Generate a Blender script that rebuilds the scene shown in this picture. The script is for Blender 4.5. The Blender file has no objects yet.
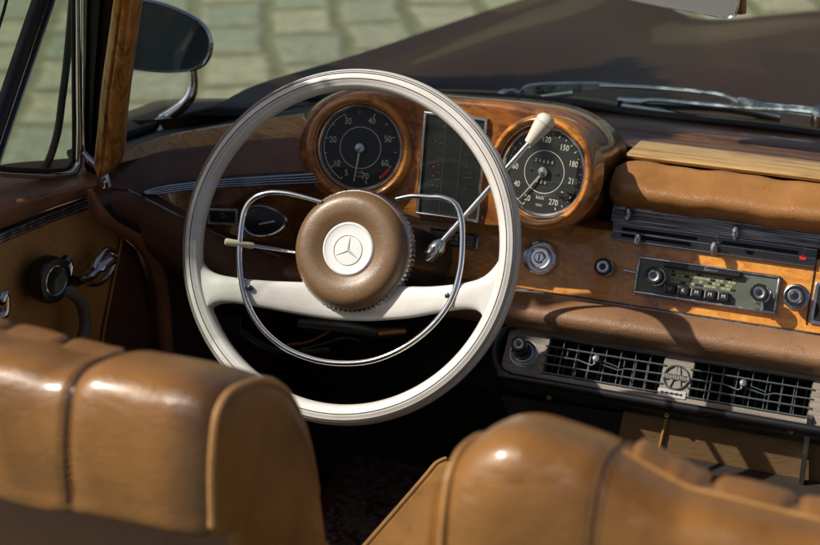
import bpy, math, random
from mathutils import Vector as V, Matrix
random.seed(4)
sc = bpy.context.scene
R = math.radians
# ------------------------------------------------------------------ camera
FPX = 1530.0                       # focal length in photo pixels (820 wide)
CAM = V((.26, -1.52, 1.58)); YAW = R(20); PITCH = R(25)
cd = bpy.data.cameras.new('camera'); cam = bpy.data.objects.new('camera', cd)
sc.collection.objects.link(cam); sc.camera = cam
cam.location = CAM; cam.rotation_euler = (R(90)-PITCH, 0, YAW)
cd.sensor_width = 36; cd.lens = 36*FPX/820; cd.clip_end = 300; cd.clip_start = .05
cd.dof.use_dof = True; cd.dof.focus_distance = 1.84; cd.dof.aperture_fstop = 5.6
# ------------------------------------------------------------------ light
SUN = V((.62, .33, -.71)).normalized()      # direction the light travels
w = bpy.data.worlds.new('World'); sc.world = w; w.use_nodes = True
nt = w.node_tree; bg = nt.nodes['Background']; sky = nt.nodes.new('ShaderNodeTexSky')
sky.sky_type = 'NISHITA'; sky.sun_disc = False
sky.sun_elevation = math.asin(-SUN.z); sky.sun_rotation = math.atan2(-SUN.x, -SUN.y)
sky.dust_density = 4; sky.air_density = .7; sky.ozone_density = .5
nt.links.new(sky.outputs[0], bg.inputs[0]); bg.inputs[1].default_value = .06
ld = bpy.data.lights.new('sun', 'SUN'); lo = bpy.data.objects.new('sun', ld); sc.collection.objects.link(lo)
ld.energy = 5.0; ld.angle = R(.5); ld.color = (1, .94, .84)
lo.rotation_euler = SUN.to_track_quat('-Z', 'Y').to_euler(); lo.location = (-3, -3, 4)
sc.view_settings.view_transform = 'Standard'; sc.view_settings.look = 'None'
sc.view_settings.exposure = .08; sc.view_settings.gamma = 1

# ------------------------------------------------------------------ rays: photo pixel -> point on a real plane of the car
cr_ = V((math.cos(YAW), math.sin(YAW), 0))
cf_ = V((-math.sin(YAW)*math.cos(PITCH), math.cos(YAW)*math.cos(PITCH), -math.sin(PITCH)))
cu_ = cr_.cross(cf_)
def ray(x, y): return cf_ + cr_*((x-410)/FPX) + cu_*((272.5-y)/FPX)
def atP(x, y, p, n):
    d = ray(x, y); return CAM + d*((p-CAM).dot(n)/d.dot(n))
def atX(x, y, X): return atP(x, y, V((X, 0, 0)), V((1, 0, 0)))
def atY(x, y, Y): return atP(x, y, V((0, Y, 0)), V((0, 1, 0)))
def atZ(x, y, Z): return atP(x, y, V((0, 0, Z)), V((0, 0, 1)))

# ------------------------------------------------------------------ mesh helpers
class MB:
    def __init__(s): s.v = []; s.f = []; s.m = []
    def add(s, vs, fs, m=0):
        o = len(s.v); s.v += [tuple(q) for q in vs]
        for i, f in enumerate(fs):
            s.f.append([k+o for k in f]); s.m.append(m if isinstance(m, int) else m[i])
        return s
    def loft(s, rows, m=0, cu=False, cv=False, cap=False):
        n = len(rows[0]); k = len(rows); vs = [p for r in rows for p in r]; fs = []
        for i in range(k if cv else k-1):
            for j in range(n if cu else n-1):
                a, b = i*n+j, i*n+(j+1) % n; i2 = (i+1) % k
                fs.append([a, b, i2*n+(j+1) % n, i2*n+j])
        mm = m
        if callable(m): mm = [m(i, j) for i in range(k if cv else k-1) for j in range(n if cu else n-1)]
        if cap:
            fs.append(list(range(n))[::-1]); fs.append([(k-1)*n+j for j in range(n)])
            if not isinstance(mm, int): mm += [mm[0], mm[-1]]
        return s.add(vs, fs, mm)
    def tube(s, pts, r, seg=10, closed=False, m=0, flat=1.0, up=None):
        pts = [V(p) for p in pts]; n = len(pts); rows = []; pn = None
        for i, p in enumerate(pts):
            a = pts[(i-1) % n] if (closed or i) else p; b = pts[(i+1) % n] if (closed or i < n-1) else p
            t = (b-a).normalized()
            if pn is None:
                q = up if up is not None else (V((0, 0, 1)) if abs(t.z) < .9 else V((0, 1, 0))); pn = (q-t*q.dot(t)).normalized()
            else: pn = (pn-t*pn.dot(t)).normalized()
            bn = t.cross(pn); rr = r[i] if isinstance(r, (list, tuple)) else r
            rows.append([p+pn*(math.cos(2*math.pi*k/seg)*rr*flat)+bn*(math.sin(2*math.pi*k/seg)*rr) for k in range(seg)])
        return s.loft(rows, m, cu=True, cv=closed, cap=not closed)
    def lathe(s, prof, F, seg=48, m=0, cap=False):
        rows = [[F.p(r*math.cos(2*math.pi*k/seg), r*math.sin(2*math.pi*k/seg), z) for k in range(seg)] for r, z in prof]
        return s.loft(rows, m, cu=True, cap=cap)
    def prism(s, poly, off, m=0):
        a = [V(p) for p in poly]; b = [p+off for p in a]; n = len(a)
        fs = [list(range(n)), [n+k for k in range(n)][::-1]]+[[k, (k+1) % n, n+(k+1) % n, n+k] for k in range(n)]
        return s.add(a+b, fs, m)
    def box(s, F, u0, u1, v0, v1, h0, h1, m=0):
        c = [F.p(u, v, h) for h in (h0, h1) for u, v in ((u0, v0), (u1, v0), (u1, v1), (u0, v1))]
        return s.add(c, [[3, 2, 1, 0], [4, 5, 6, 7], [0, 1, 5, 4], [1, 2, 6, 5], [2, 3, 7, 6], [3, 0, 4, 7]], m)
    def text(s, t, size, F, u, v, h=.0003, m=0, ang=0, thick=0.0002, sx=1, shear=0):
        c = bpy.data.curves.new('t', 'FONT'); c.body = t; c.size = size; c.align_x = 'CENTER'; c.align_y = 'CENTER'
        c.extrude = thick; c.shear = shear; c.resolution_u = 3
        o = bpy.data.objects.new('t', c); me = o.to_mesh(); ca, sa = math.cos(ang), math.sin(ang)
        vs = [F.p(u+p.co.x*sx*ca-p.co.y*sa, v+p.co.x*sx*sa+p.co.y*ca, h+p.co.z) for p in me.vertices]
        s.add(vs, [list(f.vertices) for f in me.polygons], m); o.to_mesh_clear(); bpy.data.objects.remove(o); bpy.data.curves.remove(c)
        return s
    def build(s, name, mats, parent=None, smooth=40, bevel=0, sub=0, label=None):
        me = bpy.data.meshes.new(name); me.from_pydata(s.v, [], s.f)
        mats = mats if isinstance(mats, (list, tuple)) else [mats]
        for q in mats: me.materials.append(q)
        for p, q in zip(me.polygons, s.m): p.material_index = q; p.use_smooth = True
        import bmesh
        bm = bmesh.new(); bm.from_mesh(me); bmesh.ops.recalc_face_normals(bm, faces=bm.faces); bm.to_mesh(me); bm.free()
        me.set_sharp_from_angle(angle=R(smooth)); me.update()
        o = bpy.data.objects.new(name, me); sc.collection.objects.link(o)
        if parent is not None:
            o.parent = parent; q = parent; off = V((0, 0, 0))
            while q is not None: off += q.location; q = q.parent
            o.location = -off
            # keep world placement although geometry is written in car coordinates
        if bevel:
            b = o.modifiers.new('bevel', 'BEVEL'); b.width = bevel; b.segments = 3; b.limit_method = 'ANGLE'; b.angle_limit = R(35)
        if sub:
            b = o.modifiers.new('sub', 'SUBSURF'); b.levels = sub; b.render_levels = sub
        if label: o['label'] = label
        return o
class Fr:
    """a local frame: u across, v up, h out of the plane"""
    def __init__(s, o, n, up=V((0, 0, 1)), rot=0):
        s.o = V(o); s.n = V(n).normalized(); s.u = up.cross(s.n).normalized(); s.v = s.n.cross(s.u)
        if rot:
            a, b = s.u*math.cos(rot)+s.v*math.sin(rot), s.v*math.cos(rot)-s.u*math.sin(rot); s.u, s.v = a, b
    def p(s, u, v, h=0): return s.o+s.u*u+s.v*v+s.n*h
    def px(s, x, y, h=0):
        q = atP(x, y, s.o+s.n*h, s.n)-s.o; return q.dot(s.u), q.dot(s.v)
    def P(s, x, y, h=0): u, v = s.px(x, y, h); return s.p(u, v, h)
    def at(s, x, y, h=0): f = Fr(s.P(x, y, h), s.n); f.u, f.v = s.u, s.v; return f
def crom(pts, n=6, closed=False):
    pts = [V(p) for p in pts]; out = []; N = len(pts)
    for i in range(N if closed else N-1):
        g = lambda k: pts[k % N] if closed else pts[max(0, min(N-1, k))]
        a, b, c, d = g(i-1), g(i), g(i+1), g(i+2)
        for k in range(n):
            t = k/n
            out.append(.5*((2*b)+(c-a)*t+(2*a-5*b+4*c-d)*t*t+(3*b-a-3*c+d)*t**3))
    if not closed: out.append(pts[-1])
    return out
def smooth_rows(rows, nu=6, nv=6):
    r = [crom(q, nu) for q in rows]
    cols = [crom([q[j] for q in r], nv) for j in range(len(r[0]))]
    return [[c[i] for c in cols] for i in range(len(cols[0]))]
def thing(name, loc, label, cat, group=None):
    o = bpy.data.objects.new(name, None); sc.collection.objects.link(o); o.location = loc; o.empty_display_size = .05
    o['label'] = label; o['category'] = cat
    if group: o['group'] = group
    return o

# ------------------------------------------------------------------ materials
def mat(name, col=(.5, .5, .5), rough=.5, metal=0, coat=0, coatr=.05, spec=.5):
    m = bpy.data.materials.new(name); m.use_nodes = True; b = m.node_tree.nodes['Principled BSDF']
    b.inputs['Base Color'].default_value = (*col, 1); b.inputs['Roughness'].default_value = rough
    b.inputs['Metallic'].default_value = metal; b.inputs['Coat Weight'].default_value = coat
    b.inputs['Coat Roughness'].default_value = coatr; b.inputs['Specular IOR Level'].default_value = spec
    return m
def N(m, t, **k):
    n = m.node_tree.nodes.new('ShaderNode'+t)
    for a, v in k.items():
        if a in n.inputs.keys() and not hasattr(n, a): n.inputs[a].default_value = v
        elif hasattr(n, a): setattr(n, a, v)
    return n
def L(m, a, b): m.node_tree.links.new(a, b)
def pb(m): return m.node_tree.nodes['Principled BSDF']
def noise(m, scale, det=4, rough=.5, dist=0, vec=None):
    n = N(m, 'TexNoise'); n.inputs['Scale'].default_value = scale; n.inputs['Detail'].default_value = det
    n.inputs['Roughness'].default_value = rough; n.inputs['Distortion'].default_value = dist
    if vec is None: vec = N(m, 'TexCoord').outputs['Object']
    L(m, vec, n.inputs['Vector']); return n
def ramp(m, src, stops):
    r = N(m, 'ValToRGB'); e = r.color_ramp.elements
    while len(e) < len(stops): e.new(.5)
    for q, (p, c) in zip(e, stops): q.position = p; q.color = (*c, 1) if len(c) == 3 else c
    L(m, src, r.inputs[0]); return r
def bump(m, src, dist, strength=1, prev=None):
    b = N(m, 'Bump'); b.inputs['Distance'].default_value = dist; b.inputs['Strength'].default_value = strength
    L(m, src, b.inputs['Height'])
    if prev: L(m, prev, b.inputs['Normal'])
    L(m, b.outputs[0], pb(m).inputs['Normal']); return b.outputs[0]
def rough_var(m, lo, hi, scale=14, det=5):
    n = noise(m, scale, det, .6); r = N(m, 'MapRange'); r.inputs['From Min'].default_value = .3; r.inputs['From Max'].default_value = .7
    r.inputs['To Min'].default_value = lo; r.inputs['To Max'].default_value = hi
    L(m, n.outputs[0], r.inputs[0]); L(m, r.outputs[0], pb(m).inputs['Roughness']); return n
def leather(name, a, b, dark, rough=(.32, .5), grain=420, gd=.00035, crease=.0008):
    m = mat(name, a, .4, spec=.5); tc = N(m, 'TexCoord').outputs['Object']
    n1 = noise(m, 9, 6, .6, .3, tc); r1 = ramp(m, n1.outputs[0], [(.32, b), (.55, a), (.72, tuple(min(1, q*1.15) for q in a))])
    n2 = noise(m, 34, 7, .72, .8, tc); r2 = ramp(m, n2.outputs[0], [(.28, (1, 1, 1)), (.40, (0, 0, 0))])
    mx = N(m, 'Mix', data_type='RGBA'); L(m, r1.outputs[0], mx.inputs[6]); mx.inputs[7].default_value = (*dark, 1)
    mu = N(m, 'Math', operation='MULTIPLY'); mu.inputs[1].default_value = .55; L(m, r2.outputs[0], mu.inputs[0]); L(m, mu.outputs[0], mx.inputs[0])
    L(m, mx.outputs[2], pb(m).inputs['Base Color'])
    rough_var(m, *rough, 22)
    vo = N(m, 'TexVoronoi', feature='DISTANCE_TO_EDGE'); vo.inputs['Scale'].default_value = grain; L(m, tc, vo.inputs['Vector'])
    b1 = bump(m, vo.outputs[0], gd, .8)
    mp = N(m, 'Mapping'); mp.inputs['Scale'].default_value = (1, 1, 2.5); L(m, tc, mp.inputs[0])
    n3 = noise(m, 45, 6, .65, 1.2, mp.outputs[0]); bump(m, n3.outputs[0], crease*2, .5, b1)
    return m
def wood(name, cols, scale=(7, 22, 22), dist=2.2, burl=9, coat=.9, rough=.35):
    m = mat(name, cols[1], rough, coat=coat, coatr=.06); tc = N(m, 'TexCoord').outputs['Object']
    mp = N(m, 'Mapping'); mp.inputs['Scale'].default_value = scale; L(m, tc, mp.inputs[0])
    n0 = noise(m, burl, 3, .5, .4, tc)
    ad = N(m, 'VectorMath', operation='MULTIPLY_ADD'); L(m, n0.outputs[1], ad.inputs[0]); ad.inputs[1].default_value = (dist,)*3; L(m, mp.outputs[0], ad.inputs[2])
    n1 = noise(m, 1.3, 8, .68, 1.6, ad.outputs[0])
    r1 = ramp(m, n1.outputs[0], [(.30, cols[0]), (.47, cols[1]), (.58, cols[2]), (.75, cols[1])])
    n2 = noise(m, 10, 6, .7, .5, ad.outputs[0]); r2 = ramp(m, n2.outputs[0], [(.3, (.55, .5, .45)), (.62, (1, 1, 1))])
    mx = N(m, 'Mix', data_type='RGBA', blend_type='MULTIPLY'); mx.inputs[0].default_value = .7
    L(m, r1.outputs[0], mx.inputs[6]); L(m, r2.outputs[0], mx.inputs[7]); L(m, mx.outputs[2], pb(m).inputs['Base Color'])
    return m
def chrome(name='chrome', col=(.82, .84, .86), rough=.07):
    m = mat(name, col, rough, 1); rough_var(m, rough*.6, rough*2.6, 60)
    n = noise(m, 500, 3); bump(m, n.outputs[0], .00004, .5); return m
def glass(name, tint=(1, 1, 1), refl=1.0):
    m = bpy.data.materials.new(name); m.use_nodes = True; nt = m.node_tree; nt.nodes.clear()
    o = N(m, 'OutputMaterial'); mix = N(m, 'MixShader'); t = N(m, 'BsdfTransparent'); g = N(m, 'BsdfGlossy'); f = N(m, 'Fresnel')
    t.inputs[0].default_value = (*tint, 1); g.inputs['Roughness'].default_value = .015; gm = N(m, 'NewGeometry'); mr = N(m, 'MapRange'); mr.inputs['To Min'].default_value = 1.5; mr.inputs['To Max'].default_value = 1/1.5; L(m, gm.outputs['Backfacing'], mr.inputs[0]); L(m, mr.outputs[0], f.inputs[0])
    mu = N(m, 'Math', operation='MULTIPLY'); mu.inputs[1].default_value = refl; L(m, f.outputs[0], mu.inputs[0])
    L(m, mu.outputs[0], mix.inputs[0]); L(m, t.outputs[0], mix.inputs[1]); L(m, g.outputs[0], mix.inputs[2]); L(m, mix.outputs[0], o.inputs[0])
    return m
M = {}
M['seat'] = leather('seat_leather', (.24, .105, .023), (.13, .056, .013), (.05, .02, .008), (.24, .4), 420, .00035, .0012)
b_ = pb(M['seat']); b_.inputs['Coat Weight'].default_value = .6; b_.inputs['Coat Roughness'].default_value = .21
M['seatside'] = leather('seat_leather_side', (.28, .13, .032), (.17, .078, .02), (.08, .035, .013), (.3, .45))
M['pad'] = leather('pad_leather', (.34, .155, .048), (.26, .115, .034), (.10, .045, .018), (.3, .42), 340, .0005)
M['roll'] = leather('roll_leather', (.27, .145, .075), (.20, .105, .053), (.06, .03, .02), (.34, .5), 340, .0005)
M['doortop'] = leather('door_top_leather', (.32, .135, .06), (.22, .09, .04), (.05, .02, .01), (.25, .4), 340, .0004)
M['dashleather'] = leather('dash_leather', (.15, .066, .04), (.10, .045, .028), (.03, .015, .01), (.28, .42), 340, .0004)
M['doorcard'] = leather('door_card_leather', (.55, .26, .07), (.42, .19, .05), (.08, .03, .01), (.5, .65), 500, .0002)
M['hub'] = leather('hub_leather', (.18, .102, .047), (.13, .072, .032), (.07, .035, .02), (.34, .46), 520, .00035, .0003)
b_ = pb(M['hub']); b_.inputs['Coat Weight'].default_value = .35; b_.inputs['Coat Roughness'].default_value = .38
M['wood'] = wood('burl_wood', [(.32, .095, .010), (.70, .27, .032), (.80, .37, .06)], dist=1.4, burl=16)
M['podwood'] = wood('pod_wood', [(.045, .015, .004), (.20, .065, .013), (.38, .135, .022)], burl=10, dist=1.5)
M['lipwood'] = wood('lip_wood', [(.12, .035, .006), (.42, .145, .02), (.62, .24, .035)], burl=12, dist=1.3)
M['topwood'] = wood('dash_top_wood', [(.04, .02, .01), (.11, .052, .024), (.17, .085, .04)], scale=(4, 50, 50), dist=.6, coat=.35)
M['railwood'] = wood('rail_wood', [(.20, .08, .018), (.52, .26, .06), (.66, .38, .10)], scale=(5, 60, 60), dist=.8)
M['capwood'] = wood('cap_wood', [(.20, .10, .03), (.50, .31, .11), (.62, .42, .17)], scale=(3, 90, 90), dist=.5, rough=.3)
M['postwood'] = wood('post_wood', [(.12, .035, .006), (.50, .19, .028), (.70, .32, .055)], scale=(30, 30, 7), dist=1.6)
M['ventwood'] = wood('veneer', [(.10, .08, .065), (.22, .18, .145), (.30, .25, .2)], scale=(8, 160, 160), dist=.5, coat=.1, rough=.5)
M['chrome'] = chrome()
M['chromed'] = chrome('chrome_worn', (.5, .52, .55), .16)
M['ribbed'] = mat('ribbed_metal', (.3, .3, .3), .25, 1)
_tc = N(M['ribbed'], 'TexCoord').outputs['Object']; _mp = N(M['ribbed'], 'Mapping'); _mp.inputs['Scale'].default_value = (6, 260, 260); L(M['ribbed'], _tc, _mp.inputs[0])
_n = noise(M['ribbed'], 1.5, 4, .6, .2, _mp.outputs[0]); L(M['ribbed'], ramp(M['ribbed'], _n.outputs[0], [(.36, (.05, .045, .04)), (.5, (.22, .21, .20)), (.66, (.55, .56, .58))]).outputs[0], pb(M['ribbed']).inputs['Base Color']); bump(M['ribbed'], _n.outputs[0], .0008, .8)
M['steel'] = chrome('wiper_steel', (.72, .84, .86), .25)
M['needle'] = mat('needle_metal', (.55, .5, .42), .35, .6)
M['white'] = mat('ivory_bakelite', (.74, .72, .65), .3, coat=.5, coatr=.08)
nw = noise(M['white'], 22, 6, .65); L(M['white'], ramp(M['white'], nw.outputs[0], [(.3, (.60, .575, .52)), (.6, (.70, .685, .645))]).outputs[0], pb(M['white']).inputs['Base Color'])
_src = pb(M['white']).inputs['Base Color'].links[0].from_socket; _sp = noise(M['white'], 190, 3, .6); _mk = ramp(M['white'], _sp.outputs[0], [(.70, (0, 0, 0)), (.76, (1, 1, 1))])
_mx = N(M['white'], 'Mix', data_type='RGBA'); L(M['white'], _mk.outputs[0], _mx.inputs[0]); L(M['white'], _src, _mx.inputs[6]); _mx.inputs[7].default_value = (.22, .16, .11, 1); L(M['white'], _mx.outputs[2], pb(M['white']).inputs['Base Color'])
M['groove'] = mat('groove_dark', (.09, .06, .05), .6)
M['cream'] = mat('cream_plastic', (.62, .56, .40), .35, coat=.3)
M['emblem'] = mat('emblem_white', (.82, .82, .80), .25, coat=.5)
M['ink'] = mat('grey_ink', (.22, .2, .18), .5)
M['black'] = mat('black_plastic', (.012, .012, .013), .35, coat=.2)
M['rubber'] = mat('black_rubber', (.014, .016, .016), .55); rough_var(M['rubber'], .35, .7, 40)
M['matte'] = mat('matte_black', (.006, .006, .006), .9)
M['dial'] = mat('dial_black', (.006, .0065, .0065), .5)
M['dialw'] = mat('dial_print', (.62, .60, .50), .6)
M['red'] = mat('dial_red', (.5, .03, .03), .5)
M['redl'] = mat('red_lens', (.55, .03, .015), .25, coat=.6)
M['grey'] = mat('radio_grey', (.11, .125, .10), .45, .3); rough_var(M['grey'], .3, .5, 60)
M['scale'] = mat('radio_scale', (.30, .30, .15), .6)
M['paint'] = mat('brown_paint', (.034, .017, .009), .3, .0, coat=.12, coatr=.02, spec=.1)
M['carpet'] = mat('dark_carpet', (.03, .021, .014), 1); nn = noise(M['carpet'], 700, 3); bump(M['carpet'], nn.outputs[0], .004)
M['tan'] = leather('tan_kick_panel', (.20, .115, .05), (.14, .08, .034), (.07, .04, .02), (.5, .7))
M['glass'] = glass('windshield_glass', (.92, .96, .92), 2.0)
_g = M['glass']; _o = [n for n in _g.node_tree.nodes if n.type == 'OUTPUT_MATERIAL'][0]; _s0 = _o.inputs[0].links[0].from_socket; _d = N(_g, 'BsdfDiffuse'); _m = N(_g, 'MixShader')
_tc = N(_g, 'TexCoord').outputs['Object']; _mp = N(_g, 'Mapping'); _mp.inputs['Scale'].default_value = (3, 3, 14); _mp.inputs['Rotation'].default_value = (0, R(25), 0); L(_g, _tc, _mp.inputs[0])
_n1 = noise(_g, 1.2, 6, .6, .6, _mp.outputs[0]); _n2 = noise(_g, 160, 2, .5, 0, _tc)
_r1 = ramp(_g, _n1.outputs[0], [(.40, (.008,)*3), (.66, (.045,)*3)]); _r2 = ramp(_g, _n2.outputs[0], [(.74, (0, 0, 0)), (.80, (.25,)*3)])
_a = N(_g, 'Math', operation='ADD'); L(_g, _r1.outputs[0], _a.inputs[0]); L(_g, _r2.outputs[0], _a.inputs[1]); L(_g, _a.outputs[0], _m.inputs[0])
_d.inputs[0].default_value = (.5, .48, .42, 1); L(_g, _s0, _m.inputs[1]); L(_g, _d.outputs[0], _m.inputs[2]); L(_g, _m.outputs[0], _o.inputs[0])
M['dglass'] = glass('dial_glass', (.96, .98, .96), .5)
M['wglass'] = glass('window_glass', (.86, .90, .86), .9)
M['mirror'] = mat('mirror_glass', (.05, .075, .085), .10, 0)  # side mirror: dark reflection put into the base colour instead of being mirrored
M['amber'] = mat('amber_cap', (.25, .08, .02), .25, coat=.5)
M['stitch'] = mat('dark_stitch', (.04, .018, .008), .8)
M['piping'] = leather('piping_leather', (.40, .21, .08), (.28, .14, .05), (.12, .05, .02), (.3, .4))
M['grey_tube'] = mat('grey_rubber', (.16, .14, .11), .5)
M['bronze'] = mat('bronze', (.35, .2, .08), .35, .9)
M['orange'] = mat('orange_wire', (.18, .045, .01), .4)
# worn dark dye beside the piping of the driver seat
def worn(m, x0, x1, dark=(.04, .018, .009), k=.7):
    c = m.copy(); c.name = m.name+'_worn'; b = pb(c); src = b.inputs['Base Color'].links[0].from_socket
    tc = N(c, 'TexCoord').outputs['Object']; sx = N(c, 'SeparateXYZ'); L(c, tc, sx.inputs[0])
    n = noise(c, 20, 5, .65, .5, tc); s1 = N(c, 'Math', operation='MULTIPLY_ADD'); L(c, n.outputs[0], s1.inputs[0]); s1.inputs[1].default_value = .05; L(c, sx.outputs[0], s1.inputs[2])
    mr = N(c, 'MapRange'); mr.interpolation_type = 'SMOOTHSTEP'; mr.inputs['From Min'].default_value = x0+.025; mr.inputs['From Max'].default_value = x1+.025; mr.inputs['To Max'].default_value = k
    L(c, s1.outputs[0], mr.inputs[0]); mx = N(c, 'Mix', data_type='RGBA'); L(c, mr.outputs[0], mx.inputs[0]); L(c, src, mx.inputs[6]); mx.inputs[7].default_value = (*dark, 1)
    L(c, mx.outputs[2], b.inputs['Base Color']); return c
# ================================================================== ground
def make_ground():
    m = mat('cobbles', (.2, .2, .15), .9); tc = N(m, 'TexCoord').outputs['Object']
    mp = N(m, 'Mapping'); mp.inputs['Rotation'].default_value = (0, 0, R(-26)); L(m, tc, mp.inputs[0])
    nd = noise(m, 5, 3, .5, 0, mp.outputs[0]); ad = N(m, 'VectorMath', operation='MULTIPLY_ADD'); L(m, nd.outputs[1], ad.inputs[0])
    ad.inputs[1].default_value = (.05, .05, 0); L(m, mp.outputs[0], ad.inputs[2])
    lo_ = noise(m, .9, 2, .5, 0, mp.outputs[0]); a2 = N(m, 'VectorMath', operation='MULTIPLY_ADD'); L(m, lo_.outputs[1], a2.inputs[0]); a2.inputs[1].default_value = (.14, .14, 0); L(m, ad.outputs[0], a2.inputs[2]); ad = a2
    br = N(m, 'TexBrick'); br.offset = .37; br.inputs['Scale'].default_value = 1; br.inputs['Brick Width'].default_value = .34; br.inputs['Row Height'].default_value = .27
    br.inputs['Mortar Size'].default_value = .05; br.inputs['Mortar Smooth'].default_value = .9
    sw = N(m, 'Mapping'); sw.inputs['Rotation'].default_value = (0, 0, R(90)); L(m, ad.outputs[0], sw.inputs[0]); L(m, sw.outputs[0], br.inputs['Vector'])
    br.inputs['Color1'].default_value = (.34, .34, .24, 1); br.inputs['Color2'].default_value = (.22, .26, .20, 1); br.inputs['Mortar'].default_value = (.17, .18, .105, 1)
    n2 = noise(m, 14, 8, .7, 0, tc); mx = N(m, 'Mix', data_type='RGBA', blend_type='MULTIPLY'); mx.inputs[0].default_value = .8
    L(m, br.outputs[0], mx.inputs[6]); L(m, ramp(m, n2.outputs[0], [(.3, (.55, .53, .42)), (.65, (1, 1, 1))]).outputs[0], mx.inputs[7])
    L(m, mx.outputs[2], pb(m).inputs['Base Color'])
    iv = N(m, 'Math', operation='SUBTRACT'); iv.inputs[0].default_value = 1; L(m, br.outputs['Fac'], iv.inputs[1]); b1 = bump(m, iv.outputs[0], .015, .6); bump(m, n2.outputs[0], .02, .6, b1)
    g = MB(); s = 60; g.add([(-s, -s, 0), (s, -s, 0), (s, s, 0), (-s, s, 0)], [[0, 1, 2, 3]])
    o = g.build('ground', m); o['kind'] = 'structure'
make_ground()

# ================================================================== car body
body = thing('car_body', (0, .5, 0), 'dark brown metallic open car body with hood, windshield frame and footwell around the dashboard', 'car body')
def thick(rows, off):
    """closed shell from a grid and the same grid shifted by off"""
    b = [[p+off for p in r] for r in rows]; return rows, b
def shell(mb, rows, off, m=0):
    n = len(rows); k = len(rows[0]); b = [[V(p)+off for p in r] for r in rows]
    mb.loft(rows, m); mb.loft(b, m)
    mb.loft([rows[0], b[0]], m); mb.loft([rows[-1], b[-1]], m)
    mb.loft([[r[0] for r in rows], [r[0] for r in b]], m); mb.loft([[r[-1] for r in rows], [r[-1] for r in b]], m)
    return mb
# hood: rises gently from the cowl and falls to the nose
# cowl between hood and glass (dark painted, with louvre slot)
c = MB()
cw0 = [atY(118, 142, .20), atY(160, 128, .29), atY(200, 117, .37), atY(260, 107, .46), atY(340, 101, .53), atY(440, 99, .55), atY(560, 106, .55), atY(640, 118, .55), atY(745, 128, .55), atY(830, 139, .55), atY(900, 148, .54)]
cw1 = [p+V((-.05 if i < 3 else 0, .06, -.004)) for i, p in enumerate(cw0)]
cw2 = [p+V((-.12 if i < 3 else 0, .14, -.03)) for i, p in enumerate(cw0)]
shell(c, smooth_rows([cw0, cw1, cw2], 5, 3), V((0, 0, -.02))).build('cowl', M['paint'], body)
# hood: follows the cowl line at the back and falls to the nose
rear = crom(cw2, 6); nR = len(rear); h = MB(); rows = []
edge = crom([rear[0], atZ(192, 115, .875), atZ(258, 84, .845), atZ(367, 51, .79), atZ(500, 6, .715), atZ(548, -8, .69), atZ(570, -14, .66)], 6)
for i, e_ in enumerate(edge):
    t = i/(len(edge)-1); row = [e_+V((-.012, -.0, -.20)), e_+V((-.006, 0, -.03))]
    nu = 24
    for j in range(nu+1):
        u = j/nu; rp_ = rear[int(round(u*(nR-1)))]; ye = e_.y
        xx = e_.x+(rear[-1].x+.1-e_.x)*u; bl_ = min(1, u/.18); fy_ = [(-.8, 1.5), (-.64, 1.5), (-.57, 1.82), (-.50, 1.86), (-.42, 1.85), (-.34, 1.75), (-.27, 1.66), (-.2, 1.66), (0, 1.82), (1.2, 1.95)]; Yf = next(a[1]+(b[1]-a[1])*max(0, min(1, (xx-a[0])/(b[0]-a[0]))) for a, b in zip(fy_, fy_[1:]) if xx <= b[0]); yy = rp_.y+(Yf-rp_.y)*t; yy = ye*(1-bl_)+yy*bl_
        zz = rp_.z*(1-t)+.70*t+.022*math.sin(math.pi*min(1, t*1.1))*math.sin(math.pi*min(1, .15+u))*bl_
        zz = e_.z*(1-bl_)+zz*bl_
        row.append(V((xx, yy, zz)))
    rows.append(row)
shell(h, rows, V((0, 0, -.02))).build('hood', M['paint'], body, smooth=80)
r = MB(); r.tube(crom([p+V((0, .006, .004)) for p in [cw0[0]+V((-.03, -.08, 0))]+cw0], 6), .0075, 10, flat=.9); r.build('windshield_seal', M['rubber'], body)
# windshield glass, real curved pane 5 mm thick
top = [p+V((.04 if i < 2 else .03 if i < 4 else 0, -.26, .42)) for i, p in enumerate(cw0)]
mid = [a.lerp(b, .5)+V((0, .02, .01)) for a, b in zip(cw0, top)]
gl = MB(); gl.loft(smooth_rows([[p+V((0, .006, .002)) for p in cw0], mid, top], 6, 6)); gl.build('windshield', M['glass'], body)
# windshield post with wooden trim
pw = MB()
sec = [((146, -40), (122, -40), -.02), ((139, 0), (116, 0), 0), ((132.5, 50), (109.5, 45), .02), ((127, 92), (103, 90), .04), ((123.5, 125), (100, 127), .05), ((122, 150), (96, 160), .052), ((117, 165), (98, 168), .05), ((108, 174), (102, 173), .048)]
rows = []
for (xr, yr), (xl, yl), Y in sec:
    a, b = atY(xl, yl, Y), atY(xr, yr, Y); wv = b-a
    rows.append([a+wv*t+V((0, -.013*hh, 0)) for t, hh in ((0, 0), (.02, .5), (.1, .9), (.3, 1.15), (.42, 1.25), (.5, 1.0), (.6, 1.2), (.85, 1.05), (.97, .6), (1, 0), (.9, -1.2), (.1, -1.2))])
rows = [list(q) for q in zip(*[crom([r_[j] for r_ in rows], 6) for j in range(12)])]
pw.loft(rows, cu=True, cap=True); 
post = MB()
q = [((83, -20), (119, -20), -.0), ((83, 40), (112, 40), .03), ((83, 90), (106, 90), .05), ((83, 130), (103, 130), .06), ((84, 165), (102, 165), .065), ((95, 190), (108, 185), .065)]
rows = []
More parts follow.
